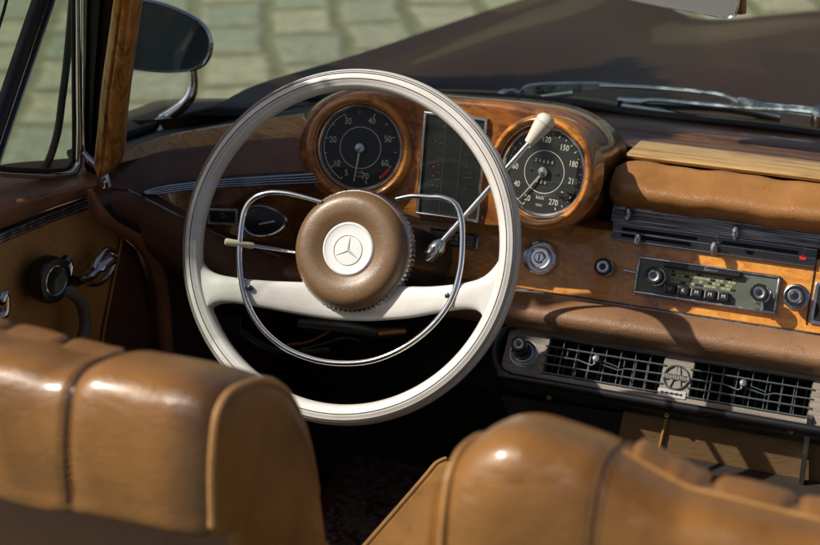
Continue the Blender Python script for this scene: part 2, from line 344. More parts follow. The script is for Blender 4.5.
for a, b, Y in q:
    A, B = atY(*a, Y+.012), atY(*b, Y+.012); w_ = B-A
    rows.append([A, A+w_*.2+V((0, -.006, 0)), A+w_*.22+V((0, -.001, 0)), A+w_*.45+V((0, -.001, 0)), A+w_*.47+V((0, -.008, 0)), A+w_*.6+V((0, -.008, 0)), A+w_*.62, A+w_*.8, A+w_*.84+V((0, -.01, 0)), B, B+V((0, .03, 0)), A+V((0, .03, 0))])
post.loft(rows, cu=True, cap=True)
po = post.build('windshield_post', M['rubber'], body)
pw.build('wood_trim', M['postwood'], po, smooth=60)
ch = MB(); ch.tube(crom([atY(x, y, Y+.003) for x, y, Y in ((120, -20, -.012), (113, 22, .0), (109, 45, .01), (103.5, 86, .03))], 4), .0016, 8); ch.build('chrome_edge', M['chrome'], po); ch = MB()
ch.tube(crom([atY(x, y, .045) for x, y in ((83, 152), (90, 160), (99, 168), (105, 177), (107, 187))], 5), [.004]*4+[.005]*10+[.006]*7, 10)
ch.tube([atY(107, 181, .04), atY(108, 186, .04)], .006, 10)
ch.build('post_chrome', M['chrome'], po)
bl = MB(); bl.tube(crom([atX(x, y, -.78) for x, y in ((87, 131), (88, 124), (92, 117), (98, 111), (104, 108))], 5), [.004+.004*math.sin(k/20*3) for k in range(21)], 8); bl.build('drip_moulding', M['chrome'], po)
# black inner guide strips between window and post
# footwell / floor / firewall
f = MB()
X0, X1 = -.74, .62
prof = [(-1.0, .24), (.42, .24), (.50, .36), (.51, .74)]
f.loft([[V((x, y, z)) for y, z in prof] for x in (X0, X1)]); f.build('floor_pan', M['carpet'], body)
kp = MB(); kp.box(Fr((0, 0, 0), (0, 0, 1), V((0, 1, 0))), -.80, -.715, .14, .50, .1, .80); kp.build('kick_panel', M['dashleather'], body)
tn = MB()
for x0, x1, hh in ((-.02, .20, .30),): tn.loft([[V((x0-.04, y, .24)), V((x0, y, .24+hh)), V((x1, y, .24+hh)), V((x1+.04, y, .24))] for y in (-.6, .2, .6)])
tn.build('transmission_tunnel', M['carpet'], body)
# door jamb weatherstrip: sweeps down from the dash corner
ws = MB()
path = [(90, 190), (95, 204), (104, 217), (120, 227), (138, 238), (153, 260), (161, 290), (165, 330), (168, 380), (170, 440)]
ws.tube(crom([atX(x, y, -.695) for x, y in path], 6), [.003+.008*min(1, i/10) for i in range(55)], 12); ws.build('weatherstrip', M['doortop'], body)
ws = MB(); ws.tube(crom([atX(x+9, y-2, -.688) for x, y in path[1:]], 6), .006, 10); ws.build('rubber_seal', M['rubber'], body)

# ================================================================== cobble-side things: outer mirror
om = thing('side_mirror', atZ(165, 122, .88), 'oval chrome rimmed driver side door mirror on a curved stalk outside the windshield', 'mirror')
Fm = Fr(atY(150, 40, .31), V((.30, -.93, .10)))
outl = [(85, 12), (105, -2), (130, -3), (152, 0), (175, 7), (197, 18), (209, 30), (213, 45), (209, 60), (198, 69), (175, 72), (150, 71), (125, 67), (100, 58), (86, 40)]
o2 = crom([V((*Fm.px(x, y), 0)) for x, y in outl], 5, True); cen = sum(o2, V())/len(o2)
def ring(k, h): return [Fm.p(cen.x+(p.x-cen.x)*k, cen.y+(p.y-cen.y)*k, h) for p in o2]
mb = MB(); mb.loft([ring(.05, -.055), ring(.5, -.05), ring(.85, -.032), ring(.99, -.008), ring(1.01, 0), ring(1.0, .005), ring(.965, .0075), ring(.925, .004), ring(.91, -.001)], cu=True, cap=False); mb.build('housing', M['chrome'], om)
mb = MB(); mb.loft([ring(.95, .0), ring(.01, .0)], cu=True); mb.build('mirror_glass', M['mirror'], om)
mb = MB(); st = crom([atY(x, y, Y) for x, y, Y in ((192, 66, .33), (193, 84, .33), (190, 96, .325), (182, 106, .32), (172, 114, .315), (163, 120, .31))], 5)
mb.tube(st, [.0065+.004*k/25 for k in range(26)], 12); mb.build('stalk', M['chrome'], om)
mb = MB(); fb = Fr(atY(166, 121, .31), V((-.1, 0, 1))); mb.loft([[fb.p(.034*k*math.cos(a)-.0, .016*k*math.sin(a), hh) for a in [i*math.pi/12 for i in range(24)]] for k, hh in ((1.05, -.02), (1, 0), (.8, .006), (.3, .010), (.05, .011))], cu=True); mb.build('stalk_foot', M['chrome'], om)

# ================================================================== interior mirror
im = thing('rear_view_mirror', atY(690, 0, .36), 'grey rear view mirror with dark end cap hanging at the top of the windshield', 'mirror')
Fi = Fr(atY(690, 5, .36), V((.05, -1, -.12)))
o3 = [(612, -5), (640, 2), (670, 8), (700, 13.5), (722, 17.5), (734, 17), (739, 10), (740, -8), (735, -26), (700, -34), (640, -42), (590, -50), (580, -30), (590, -12)]
o3 = crom([V((*Fi.px(x, y), 0)) for x, y in o3], 4, True); ce = sum(o3, V())/len(o3)
rg = lambda k, h, dx=0: [Fi.p(ce.x+(p.x-ce.x)*k+dx, ce.y+(p.y-ce.y)*k, h) for p in o3]
mb = MB(); mb.loft([rg(.1, -.03), rg(.8, -.028), rg(.99, -.012), rg(1.0, 0), rg(.985, .003), rg(.96, .002), rg(.94, 0)], cu=True, m=0); mb.build('housing', M['chromed'], im)
mb = MB(); mb.loft([rg(.945, .0005), rg(.02, .0005)], cu=True); mb.build('mirror_glass', mat('day_night_glass', (.45, .45, .47), .2, .35), im)
mb = MB(); mb.tube(crom([atY(741, y, .375) for y in (-20, -6, 6, 13)], 4), [.004]*4+[.007]*9, 10); mb.build('end_cap', M['amber'], im)
mb = MB(); mb.tube([atY(640, -20, .375), atY(645, -60, .37), atY(650, -140, .34)], .006, 10); mb.build('stem', M['chrome'], im)

# ================================================================== wipers
def wiper(name, label, arm, rod, blade, Y, spring=None):
    t = thing(name, atY(*arm[0][:2], Y), label, 'windshield wiper', 'wipers at the foot of the windshield')
    mb = MB()
    pts = [atY(x, y, Y) for x, y, _ in arm]; n = len(pts)
    rows = []
    for p, (_, _, wd) in zip(pts, arm):
        dz = V((0, .1*wd, wd)); dy = V((0, -.006, 0))
        rows.append([p-dz, p-dz*.8+dy, p+dz*.8+dy, p+dz, p+dz*.8-dy, p-dz*.8-dy])
    mb.loft([list(q) for q in zip(*[crom([r_[j] for r_ in rows], 4) for j in range(6)])] and [list(q) for q in zip(*[crom([r_[j] for r_ in rows], 4) for j in range(6)])], cu=True, cap=True)
    ar = mb.build('wiper_arm', M['steel'], t, smooth=30)
    mb = MB(); mb.tube(crom([atY(x, y, Y-.004) for x, y in rod], 5), .0035, 8); mb.build('rod', M['steel'], ar)
    mb = MB(); q = crom([atY(x, y, Y+.002) for x, y in blade], 5); mb.tube(q, .005, 8, flat=.8); 
    mb.tube([p+V((0, .004, -.007)) for p in q], .0045, 8, m=1); mb.build('wiper_blade', [M['steel'], M['rubber']], t)
    mb = MB(); F = Fr(pts[0], (0, -.5, .8)); mb.lathe([(.013, -.02), (.013, 0), (.011, .004), (.001, .006)], F, 20); mb.build('pivot_nut', M['chrome'], ar)
    if spring:
        a, b = [atY(*s_, Y-.005) for s_ in spring]; mb = MB(); d = (b-a); k = 220
        e1 = d.normalized().cross(V((0, 1, 0))).normalized(); e2 = d.normalized().cross(e1)
        mb.tube([a+d*(i/k)+e1*(.004*math.cos(i*2*math.pi/10))+e2*(.004*math.sin(i*2*math.pi/10)) for i in range(k+1)], .0008, 5); mb.build('spring', M['steel'], ar)
    return t
wiper('windshield_wiper', 'steel wiper arm with coil spring resting at windshield foot above the speedometer pod', [(505, 96, .006), (511, 93, .007), (519, 95, .006), (526, 90, .008), (545, 88, .009), (575, 87, .008), (598, 85, .004), (612, 86, .003)],
      [(600, 85.5), (640, 87), (690, 91), (722, 95), (738, 102)], [(622, 105), (660, 110), (700, 118), (740, 124)], .60, ((542, 97), (574, 93)))
wiper('windshield_wiper', 'second wiper arm with its blade lying further right above the glove box pad', [(820, 113, .006), (800, 110, .006), (780, 108, .005), (758, 106, .006), (742, 103, .009), (732, 102, .003)],
      [(818, 113), (790, 110), (750, 108), (700, 104), (655, 100), (640, 102)], [(618, 99), (650, 101), (690, 103), (735, 107), (780, 116)], .605)

# ================================================================== dashboard
dash = thing('dashboard', (-.1, .25, .7), 'burl wood and brown leather car dashboard with round gauges, radio and air vents', 'dashboard')
TILT = R(28); nF = V((0, -math.cos(TILT), math.sin(TILT)))
B0 = atY(720, 318, .245); FF = Fr(B0, nF)          # wood fascia plane
XL = atP(250, 240, B0, nF).x; XR = .60
def X_(p, x): return V((x, p.y, p.z))
def extr(mb, prof, x0, x1, m=0, n=2, cap=True, closed=False):
    rows = [[V((x0+(x1-x0)*i/(n-1), p.y, p.z)) for p in prof] for i in range(n)]
    return mb.loft(rows, m, cu=closed, cap=cap and closed)
Ftop = atP(720, 246, B0, nF)
mb = MB(); extr(mb, [B0, Ftop, Ftop+V((0, .03, .0)), B0+V((0, .03, 0))], XL, XR, closed=True)
fas = mb.build('wood_fascia', M['wood'], dash)
# chrome strip under the fascia
mb = MB()
for k, (dz, rr) in enumerate(((-.001, .0032), (-.0075, .0022), (-.0115, .0022))): mb.tube([V((x, B0.y-.006+k*.0005, B0.z+dz)) for x in (XL+.05, XR)], rr, 8)
mb.build('chrome_strip', M['chromed'], dash)
# padded roll below
P_ = [B0+V((0, .01, -.004)), atY(720, 325, .215), atY(720, 335, .19), atY(720, 346, .180), atY(720, 356, .186), atY(720, 361, .205), atY(720, 358, .24)]
mb = MB(); pr = crom(P_, 6)
def rollrow(x, t): return pr
extr(mb, pr, XL+.0, XR, n=60)
roll = mb.build('padded_roll', M['roll'], dash, smooth=80)
# slider panel
slp = Fr(Ftop, V((0, -math.cos(R(24)), math.sin(R(24)))))
sp = MB()
uL = slp.px(611, 222)[0]; uR = slp.px(818, 250)[0]
vT = slp.px(720, 219)[1]; vS = slp.px(720, 236)[1]; vB = slp.px(720, 254)[1]
pan = MB(); pan.box(slp, uL+.004, uR, vB, vS, .0, .006, 1); pan.box(slp, uL, uR+.012, vS+.0005, vT+.012, 0, .004)
for k in range(5):
    v = vS+.002+(vT-vS)*k/5; pan.box(slp, uL+.003, uR, v, v+.0017, .004, .0065)
for v in (vB+.0006, vB+(vS-vB)*.48, vS-.0008): pan.box(slp, uL+.0045, uR-.0005, v-.0006, v+.0006, .0058, .0072, 2)
hs = pan.build('heater_panel', [M['ribbed'], mat('panel_dark', (.10, .10, .105), .22, .9), M['chrome']], dash, bevel=.0005)
pan = MB()
def bar(x0, y0, x1, y1, hgt, wd, h0=.006): # px segment
    a, b = slp.px(x0, y0, h0), slp.px(x1, y1, h0); pan.box(slp, a[0], b[0], a[1]-wd, a[1]+wd, h0-.001, h0+hgt)
bar(622, 228.5, 696, 0, .0006, .0018); bar(622, 232, 695, 0, .0006, .0022)
bar(722, 244.5, 799, 0, .0006, .0018); bar(727, 250, 798, 0, .0006, .0022)
# place each slot by its own real height on the panel
pan = MB(); hV = vS-vB
for x0, x1 in ((621, 696), (723, 799)):
    a, b = slp.px(x0, 235, .006)[0], slp.px(x1, 247, .006)[0]
    for c0 in (.30, .66): pan.box(slp, a, b, vB+hV*c0-.0022, vB+hV*c0+.0022, .0055, .0066)
pan.build('slot', M['matte'], hs)
for x, y in ((630, 215), (640, 240), (737, 233), (716, 248)):
    F = slp.at(x, y, .006); k = MB()
    k.box(F, -.0016, .0016, -.003, .003, -.006, .012, 1)
    k.lathe([(.001, .009), (.0035, .009), (.0072, .013), (.0078, .018), (.0060, .021), (.001, .022)], Fr(F.p(-.0, 0, 0), F.n, F.v), 16)
    for i in range(len(k.v)):  # narrow lever tongue
        pass
    vs = []
    for p in k.v:
        q = V(p)-F.o; a, b, c = q.dot(F.u), q.dot(F.v), q.dot(F.n); vs.append(tuple(F.p(a*.62, b*1.25, c)))
    k.v = vs; k.build('slider_knob', [M['chromed'], M['chrome']], hs, bevel=0)
k = MB(); a = slp.px(615, 230, .0062); k.prism([slp.p(a[0]-.003, a[1]-.004, .0062), slp.p(a[0]+.006, a[1]-.002, .0062), slp.p(a[0]+.001, a[1]+.005, .0062)], slp.n*.0008); k.build('red_marker', M['redl'], hs)
k = MB(); a = slp.px(803, 257, .0062); k.prism([slp.p(a[0]-.004, a[1]-.0035, .0062), slp.p(a[0]+.004, a[1]-.0035, .0062), slp.p(a[0]+.004, a[1]+.001, .0062), slp.p(a[0], a[1]+.0045, .0062), slp.p(a[0]-.004, a[1]+.001, .0062)], slp.n*.0012); k.build('red_marker', M['redl'], hs)
for x, y in ((717, 236), (805, 248)):
    k = MB(); a = slp.px(x, y, .0065)
    for s_ in (-.003, .0, .003): k.lathe([(.0013, .0062), (.0021, .0072), (.0013, .0062)], Fr(slp.p(a[0], a[1]+s_), slp.n), 12)
    k.build('panel_mark', M['dialw'], hs)
# glove pad
G0 = Ftop+V((0, .0, 0)); 
ys_ = slp.p(0, vT).y
Pp = [slp.p(0, vT-.002, .0), atY(720, 219.5, ys_-.022), atY(720, 215, ys_-.040), atY(720, 208, ys_-.047), atY(720, 199, ys_-.043), atY(720, 190, ys_-.029), atY(720, 180, ys_-.009), atY(720, 172, ys_+.008), atY(720, 171.5, ys_+.032)]
pp = crom(Pp, 6); xa = atY(608, 185, pp[18].y).x
mb = MB(); rows = []; cy = sum((p.y for p in pp))/len(pp); cz = sum((p.z for p in pp))/len(pp)
for i in range(70):
    t = i/69; x = xa+(XR-xa)*t; e_ = max(0, 1-(x-xa)/.022); sc_ = math.sqrt(max(0, 1-e_*e_))*.9+.1 if e_ > 0 else 1
    wob = .0010*math.sin(x*55)+.0006*math.sin(x*131)
    rows.append([V((x, cy+(p.y-cy)*(.55+.45*sc_)+wob*.5, cz+(p.z-cz)*(.72+.28*sc_)+wob)) for p in pp])
mb.loft(rows); mb.build('glove_pad', M['pad'], dash, smooth=80)
# wooden cap above the pad
yc = slp.p(0, vT).y
Cp = [atY(720, 170, yc+.03), atY(720, 166.5, yc+.026), atY(720, 164, yc+.032), atY(720, 151, yc+.085), atY(720, 149.5, yc+.095), atY(720, 155, yc+.10)]
mb = MB(); rows = []
xc0, xc1 = atY(626, 148, yc+.03).x, atY(640, 141, yc+.09).x
for i in range(2):
    rows.append([V((XR if i else (xc0+.0+(xc1-xc0)*max(0, min(1, (p.y-yc-.026)/.06))), p.y, p.z)) for p in Cp])
mb.loft(rows, cu=True, cap=True); mb.build('wood_cap', M['capwood'], dash, bevel=.0015)
# dash top slope up to the glass
Tp = [atY(720, 158, yc+.07), atY(720, 148, yc+.11), atY(720, 141, .45), atY(720, 139, .455), atY(720, 128, .53), atY(720, 124, .56)]
mb = MB(); extr(mb, Tp, atY(560, 110, .45).x-.1, XR, n=2); extr(mb, [p+V((0, 0, -.02)) for p in Tp], atY(560, 110, .45).x, XR); mb.build('dash_top', M['topwood'], dash)
# backing block under pad so nothing shows through
mb = MB(); mb.box(Fr((0, 0, 0), (0, 0, 1), V((0, 1, 0))), -.40, XR, yc+.02, .50, .50, atY(720, 160, yc+.07).z-.03); mb.build('dash_core', M['matte'], dash)
# ---- left part sweeping back towards the door
def rows_of(tab): return [[atY(x, y, Y) for x, y, Y in r_] for r_ in tab]
YS = (.035, .09, .15, .20, .24, .26)
def strip(ptop, pbot, bul, name, m, dY=0, nb=5, sm=80):
    """band between two traced edges that bulges out towards the driver by bul"""
    rr = []
    for k in range(nb+1):
        t = k/nb; rr.append([atY(a[0]+(b[0]-a[0])*t, a[1]+(b[1]-a[1])*t, a[2]+(b[2]-a[2])*t+dY)+V((0, -bul*math.sin(math.pi*t), 0)) for a, b in zip(ptop, pbot)])
    mb = MB(); shell(mb, smooth_rows(rr, 8, 3), V((0, .02, -.002))); return mb.build(name, m, dash, smooth=sm)
# top wooden rail
strip([(118, 153, .075), (150, 141, .155), (180, 134, .215), (240, 124, .285), (310, 115, .33), (350, 112, .35)],
      [(116, 164, .065), (150, 155.5, .13), (180, 150, .185), (236, 143, .255), (308, 137, .30), (350, 134, .32)], .006, 'wood_rail', M['railwood'])
mb = MB(); tp = crom([atY(*q) for q in [(118, 153, .075), (150, 141, .155), (180, 134, .215), (240, 124, .285), (310, 115, .33), (350, 112, .35)]], 8); bt = crom([p+V((0, .015, 0)) for p in cw0[:6]], 8)
n_ = len(tp); rows = [[tp[i] for i in range(n_)], [bt[min(len(bt)-1, i)]+V((0, 0, -.004)) for i in range(n_)]]; mb.loft(rows); mb.build('dash_top_edge', M['rubber'], dash)
# leather band under it
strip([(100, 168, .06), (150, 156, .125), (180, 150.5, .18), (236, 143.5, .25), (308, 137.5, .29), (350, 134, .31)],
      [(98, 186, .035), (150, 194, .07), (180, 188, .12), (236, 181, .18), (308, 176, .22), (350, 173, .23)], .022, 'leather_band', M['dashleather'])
# chrome strip tapering to a point
mt = [(143, 191.5, .058), (160, 186.5, .078), (190, 182.5, .115), (236, 178, .17), (308, 173.5, .21), (350, 171, .22)]
mb_ = [(146, 194, .055), (160, 194.5, .074), (190, 190.5, .11), (236, 187, .165), (308, 184, .205), (350, 182, .215)]
strip(mt, mb_, .002, 'moulding_backing', M['rubber'])
for k_ in range(4):
    mb = MB(); mb.tube(crom([atY(a[0]+(b[0]-a[0])*(k_+.4)/4, a[1]+(b[1]-a[1])*(k_+.4)/4, a[2]-.004) for a, b in zip(mt, mb_)], 8), [.0008+.0007*min(1, i/10) for i in range(41)], 8); mb.build('moulding_rib', M['chromed'], dash)
strip([(143, 190, .07), (160, 188, .09), (190, 185, .125), (236, 181, .18), (308, 178, .22), (350, 176, .235)],
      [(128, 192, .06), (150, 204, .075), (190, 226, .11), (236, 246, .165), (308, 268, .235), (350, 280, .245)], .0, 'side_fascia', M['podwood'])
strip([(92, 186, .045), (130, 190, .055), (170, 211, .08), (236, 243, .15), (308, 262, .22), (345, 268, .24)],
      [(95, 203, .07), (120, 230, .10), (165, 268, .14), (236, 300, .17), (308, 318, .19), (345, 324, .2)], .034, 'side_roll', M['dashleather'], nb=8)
mb = MB(); mb.tube(crom([atY(x, y, Y-.012) for x, y, Y in ((128, 190, .055), (150, 201, .07), (185, 219, .1), (228, 238, .15), (280, 256, .2))], 6), .0016, 6); mb.build('edge_piping', M['chromed'], dash)
k = MB(); k.box(Fr(atY(224, 326, .22), V((.3, -.9, .3))), -.026, .026, -.016, .016, -.04, 0); k.build('relay_box', M['black'], dash, bevel=.003)
# small lamp window and oval vent knob on the side fascia
def ndir(Y=None): return V((.25, -.93, .28))
F1 = Fr(atY(223, 216, .135), ndir())
k = MB()
q = [F1.px(x, y) for x, y in ((208, 208), (238, 207), (238, 223), (208, 224))]
u0, u1 = q[0][0], q[1][0]; v0, v1 = q[3][1], q[0][1]
k.box(F1, u0, u1, v0, v1, -.004, .003); k.box(F1, u0+.003, u1-.003, v0+.003, v1-.003, .0025, .0036, 1); k.lathe([(.0002, .0037), (.003, .0045), (.0045, .0036)], F1, 16, 2)
k.build('indicator_light', [M['chromed'], M['matte'], M['black']], dash, bevel=.0006)
F2 = Fr(atY(264, 221, .155), ndir()); k = MB()
ea = [(1.16*math.cos(a)*.026, math.sin(a)*.0205*(1-.18*math.cos(a))) for a in [i*math.pi/20 for i in range(40)]]
k.loft([[F2.p(u*s_, v*s_, hh) for u, v in ea] for s_, hh in ((1.05, -.01), (1.05, .002), (.98, .004), (.9, .003), (.88, -.001))], cu=True)
ob = k.build('air_outlet', M['chromed'], dash)
k = MB(); k.loft([[F2.p(u*s_, v*s_, hh) for u, v in ea] for s_, hh in ((.9, .001), (.6, .003), (.02, .004))], cu=True); k.tube([F2.p(-.005, -.004, .006), F2.p(.016, .001, .007)], .0014, 8, m=1); k.build('flap', [M['black'], M['chromed']], ob)

# ---- instrument cluster housing
CY = .222
front = [(300, 160), (298, 140), (306, 118), (322, 102), (342, 93), (362, 90), (384, 91), (405, 95), (440, 99), (475, 102), (500, 104), (520, 108), (545, 113), (566, 122), (582, 137), (591, 156), (593, 178), (586, 200), (570, 217), (548, 227), (520, 228), (480, 226), (430, 222), (400, 215), (370, 212), (340, 205), (318, 192), (305, 176)]
back = [(290, 158), (292, 140), (302, 116), (322, 99), (345, 90), (366, 87.5), (388, 88), (408, 89), (440, 92), (475, 95), (505, 97), (540, 100), (572, 105), (598, 116), (617, 132), (627, 150), (622, 174), (613, 200), (602, 218), (575, 230), (520, 232), (480, 232), (430, 228), (400, 220), (370, 215), (340, 208), (315, 195), (298, 176)]
def rowY(pts, f, n=4):
    return crom([atY(x, y, f(i)) for i, (x, y) in enumerate(pts)], n, True)
fy = lambda p, base: base
def tiltY(z, base): return base+(z-.88)*.22
def tr(pts, base, k=1.0, n=4):
    # trace onto a plane leaning forward
    nn_ = V((0, -1, .22)); o_ = V((0, base, .88)); q_ = [atP(x, y, o_, nn_) for x, y in pts]
    if k != 1: c_ = sum(q_, V())/len(q_); q_ = [c_+(p-c_)*k for p in q_]
    return crom(q_, n, True)
r0 = tr(front, CY-.002); r1 = tr(front, CY+.012); r1 = [a.lerp(b, 0) for a, b in zip(r1, r0)]
bk = tr(back, CY+.135); bk2 = tr(back, CY+.16, .98)
cen = sum(r0, V())/len(r0)
ins = [p.lerp(cen, .03)+V((0, -.0005, 0)) for p in r0]
mids = [a.lerp(b, .5)+V((0, 0, .002)) for a, b in zip(r0, bk)]
mb = MB(); mb.loft([[p.lerp(cen, .999) for p in r0], [p.lerp(cen, .25)+V((0, .001, 0)) for p in r0], [p.lerp(cen, .07)+V((0, -.001, 0)) for p in r0], ins, [p.lerp(cen, .006)+V((0, .002, 0)) for p in r0], [p+V((0, .006, 0)) for p in r0], mids, bk, bk2, [p.lerp(sum(bk2, V())/len(bk2), .999) for p in bk2]], cu=True, cap=True)
HOUS = mb
# cut round wells for the two dials
def make_housing():
    cut = MB()
    for x, y, nrm, RR in GA:
        F = Fr(atY(x, y, CY-.012), nrm); cut.lathe([(RR+.006, -.05), (RR+.006, .06)], F, 64, cap=True)
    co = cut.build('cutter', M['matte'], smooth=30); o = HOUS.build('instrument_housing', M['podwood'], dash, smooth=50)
    co.location = o.location; co.location = (0, 0, 0)
    b = o.modifiers.new('wells', 'BOOLEAN'); b.operation = 'DIFFERENCE'; b.solver = 'EXACT'; b.use_self = True; b.object = co
    dg = bpy.context.evaluated_depsgraph_get(); dg.update(); me = bpy.data.meshes.new_from_object(o.evaluated_get(dg))
    o.modifiers.clear(); o.data = me
    while len(me.materials) > 1: me.materials.pop()
    for p in me.polygons: p.material_index = 0; p.use_smooth = True
    me.set_sharp_from_angle(angle=R(40)); bpy.data.objects.remove(co)
GA = ((359, 148, V((.18, -.93, .30)), .0585), (541, 172, V((-.16, -.93, .30)), .0600))
make_housing()
# gauges
def gauge(name, x, y, nrm, RR, kind, label):
    F = Fr(atY(x, y, CY-.012), nrm)
    g = MB()
    # wooden lip
    R2 = RR
    lip = [(R2+.0120, -.030), (R2+.0120, -.006), (R2+.0105, .004), (R2+.006, .009), (R2+.002, .007), (R2-.0005, .001), (R2-.001, -.012)]
    lip = crom([V((a, b, 0)) for a, b in lip], 4); g.lathe([(p.x, p.y) for p in lip], F, 72)
    o = g.build(name, M['lipwood'], dash, smooth=70, label=label)
    b = MB(); b.lathe([(R2-.001, -.012), (R2-.002, -.004), (R2-.0045, -.003), (R2-.0065, -.005), (R2-.0075, -.009)], F, 72); b.build('bezel', M['chrome'], o)
    hd = -.0105; rd = R2-.007
    d = MB(); d.lathe([(rd, hd), (rd*.5, hd), (.0005, hd)], F, 64, 0); m1 = 1
    def P2(ang, r_): a = R(90-ang); return r_*math.cos(a), r_*math.sin(a)
    def tick(ang, ra, rb, wd, m=1):
        a = R(90-ang); e1 = F.u*math.cos(a)+F.v*math.sin(a); e2 = F.v*math.cos(a)-F.u*math.sin(a); o_ = F.p(0, 0, hd+.0003)
        d.add([o_+e1*ra-e2*wd, o_+e1*rb-e2*wd, o_+e1*rb+e2*wd, o_+e1*ra+e2*wd], [[0, 1, 2, 3]], m)
    def arc(a0, a1, ra, rb, m=1, h_=.0002, n=40):
        rows = [[F.p(*P2(a0+(a1-a0)*i/n, q), hd+h_) for q in (ra, rb)] for i in range(n+1)]; d.loft(rows, m)
    if kind == 't':
        av = lambda v: 283+4.9*(v-20)
        for v in (5, 10, 20, 30, 40, 50, 60, 70):
            a = av(v) if v != 5 else 207; u, w_ = P2(a, rd*.735); d.text(str(v), .0118, F, u, w_, hd+.0003, 1, 0, .0001, .82)
        for v in range(5, 75, 5): tick(av(v), rd*(.84 if v % 10 == 0 else .87), rd*.93, .0005)
        arc(av(5), av(30), rd*.925, rd*.945); arc(av(60.5), av(65), rd*.86, rd*.945, 2)
        arc(0, 360, rd*.515, rd*.532, h_=.0004, n=60)
        d.text('x100', .0052, F, .001, -rd*.62, hd+.0003, 1, 0, .0001, .8); d.text('U/min', .0045, F, .001, -rd*.72, hd+.0003, 1, 0, .0001, .8)
        na = 188
    else:
        for v, a in ((20, 205), (40, 238), (60, 270), (90, 316), (120, 354), (150, 32), (180, 66), (210, 97), (240, 126), (270, 152)):
            u, w_ = P2(a, rd*.76); d.text(str(v), .0105, F, u, w_, hd+.0003, 1, 0, .0001, .8)
        for i in range(28): tick(205+i*(307/27), rd*(.88 if i % 3 == 0 else .90), rd*.945, .00045)
        arc(61, 92, rd*.935, rd*.97, 2); arc(205, 300, rd*.945, rd*.955); arc(0, 360, rd*.50, rd*.515, h_=.0005, n=60)
        d.text('km/h', .0065, F, .000, -rd*.62, hd+.0003, 1, 0, .0001, .85); d.text('VDO', .0042, F, .000, -rd*.80, hd+.0003, 1)
        for i, dg in enumerate('24668'):
            u0 = -.0135+i*.0056; d.box(F, u0-.0024, u0+.0024, .0098, .0165, hd+.0004, hd+.0008, 3); d.text(dg, .0058, F, u0, .0131, hd+.0009, 1, 0, .0001, .85)
        for i, dg in enumerate('036'):
            u0 = -.0075+i*.0056; d.box(F, u0-.0024, u0+.0024, -.0165, -.0098, hd+.0004, hd+.0008, 3); d.text(dg, .0058, F, u0, -.0131, hd+.0009, 1, 0, .0001, .85)
        for s_ in (-1, 1): d.lathe([(.0022, hd+.0003), (.002, hd+.0012), (.0003, hd+.0015)], Fr(F.p(s_*.018, 0, 0), F.n), 14, 3)
        na = 214
    d.build('dial', [M['dial'], M['dialw'], M['red'], M['black']], o)
    k = MB(); a = R(90-na); e1 = F.u*math.cos(a)+F.v*math.sin(a); e2 = F.v*math.cos(a)-F.u*math.sin(a); o_ = F.p(0, 0, hd+.0035)
    k.prism([o_-e2*.0014, o_+e1*rd*.86-e2*.0007, o_+e1*rd*.86+e2*.0007, o_+e2*.0014], F.n*.0005); k.build('needle', M['needle'], o)
    k = MB(); k.lathe([(.0068, hd+.002), (.0070, hd+.0048), (.0060, hd+.0062), (.0005, hd+.0070)], F, 28); k.build('needle_hub', M['chromed'], o)
    k = MB(); k.lathe([(R2-.006, -.0048), (R2*.5, -.0040), (.0003, -.0038)], F, 48); k.build('cover_glass', M['dglass'], o)
    if kind == 's':
        k = MB(); u, w_ = P2(122, rd*.86); F3 = Fr(F.p(u, w_, 0), F.n); k.lathe([(.0055, -.009), (.006, .002), (.005, .004), (.0005, .0045)], F3, 20)
        k.tube([F3.p(-.008, -.002, .001), F3.p(.004, .001, .002)], .0022, 8); k.build('trip_knob', M['black'], o)
gauge('tachometer', 359, 148, V((.18, -.93, .30)), .0585, 't', 'tachometer dial with red zone between 60 and 65')
gauge('speedometer', 541, 172, V((-.16, -.93, .30)), .0600, 's', 'speedometer dial reading to 270 with an odometer')
# centre display
FC = Fr(V((atY(450, 165, CY-.004).x, CY-.004, .88)), V((0, -1, .24)))
q = [FC.px(x, y) for x, y in ((423, 110), (487, 119), (480, 222), (418, 215))]
def quadbox(mb, F, q, inset, h0, h1, m=0):
    c_ = (sum(a for a, b in q)/4, sum(b for a, b in q)/4); w_ = []
    for a, b in q:
        w_.append((a-math.copysign(inset, a-c_[0]), b-math.copysign(inset, b-c_[1])))
    v = [F.p(a, b, h0) for a, b in w_]; mb.prism(v, F.n*(h1-h0), m)
u0 = (q[0][0]+q[3][0])/2; u1 = (q[1][0]+q[2][0])/2; v0 = (q[2][1]+q[3][1])/2; v1 = (q[0][1]+q[1][1])/2; q = [(u0, v1), (u1, v1), (u1, v0), (u0, v0)]
k = MB(); t_ = .0035
k.box(FC, u0, u1, v0, v0+t_, -.006, .004); k.box(FC, u0, u1, v1-t_, v1, -.006, .004); k.box(FC, u0, u0+t_, v0+t_, v1-t_, -.006, .004); k.box(FC, u1-t_, u1, v0+t_, v1-t_, -.006, .004)
cdp = k.build('gauge_column', M['chrome'], dash, bevel=.001, label='rectangular glass column of small gauges')
k = MB(); k.box(FC, u0+t_, u1-t_, v0+t_, v1-t_, -.005, .0005); W = u1-u0; H = v1-v0
for a in (.36, .62): k.box(FC, u0+W*a, u0+W*a+.0006, v0+.006, v1-.006, .0006, .0010, 1)
for i in range(9): k.box(FC, u0+W*.26, u0+W*.33, v0+H*(.22+.07*i), v0+H*(.22+.07*i)+.0007, .0006, .001, 1)
for i in range(5): k.box(FC, u0+W*.70, u0+W*.76, v0+H*(.30+.11*i), v0+H*(.30+.11*i)+.0007, .0006, .001, 1)
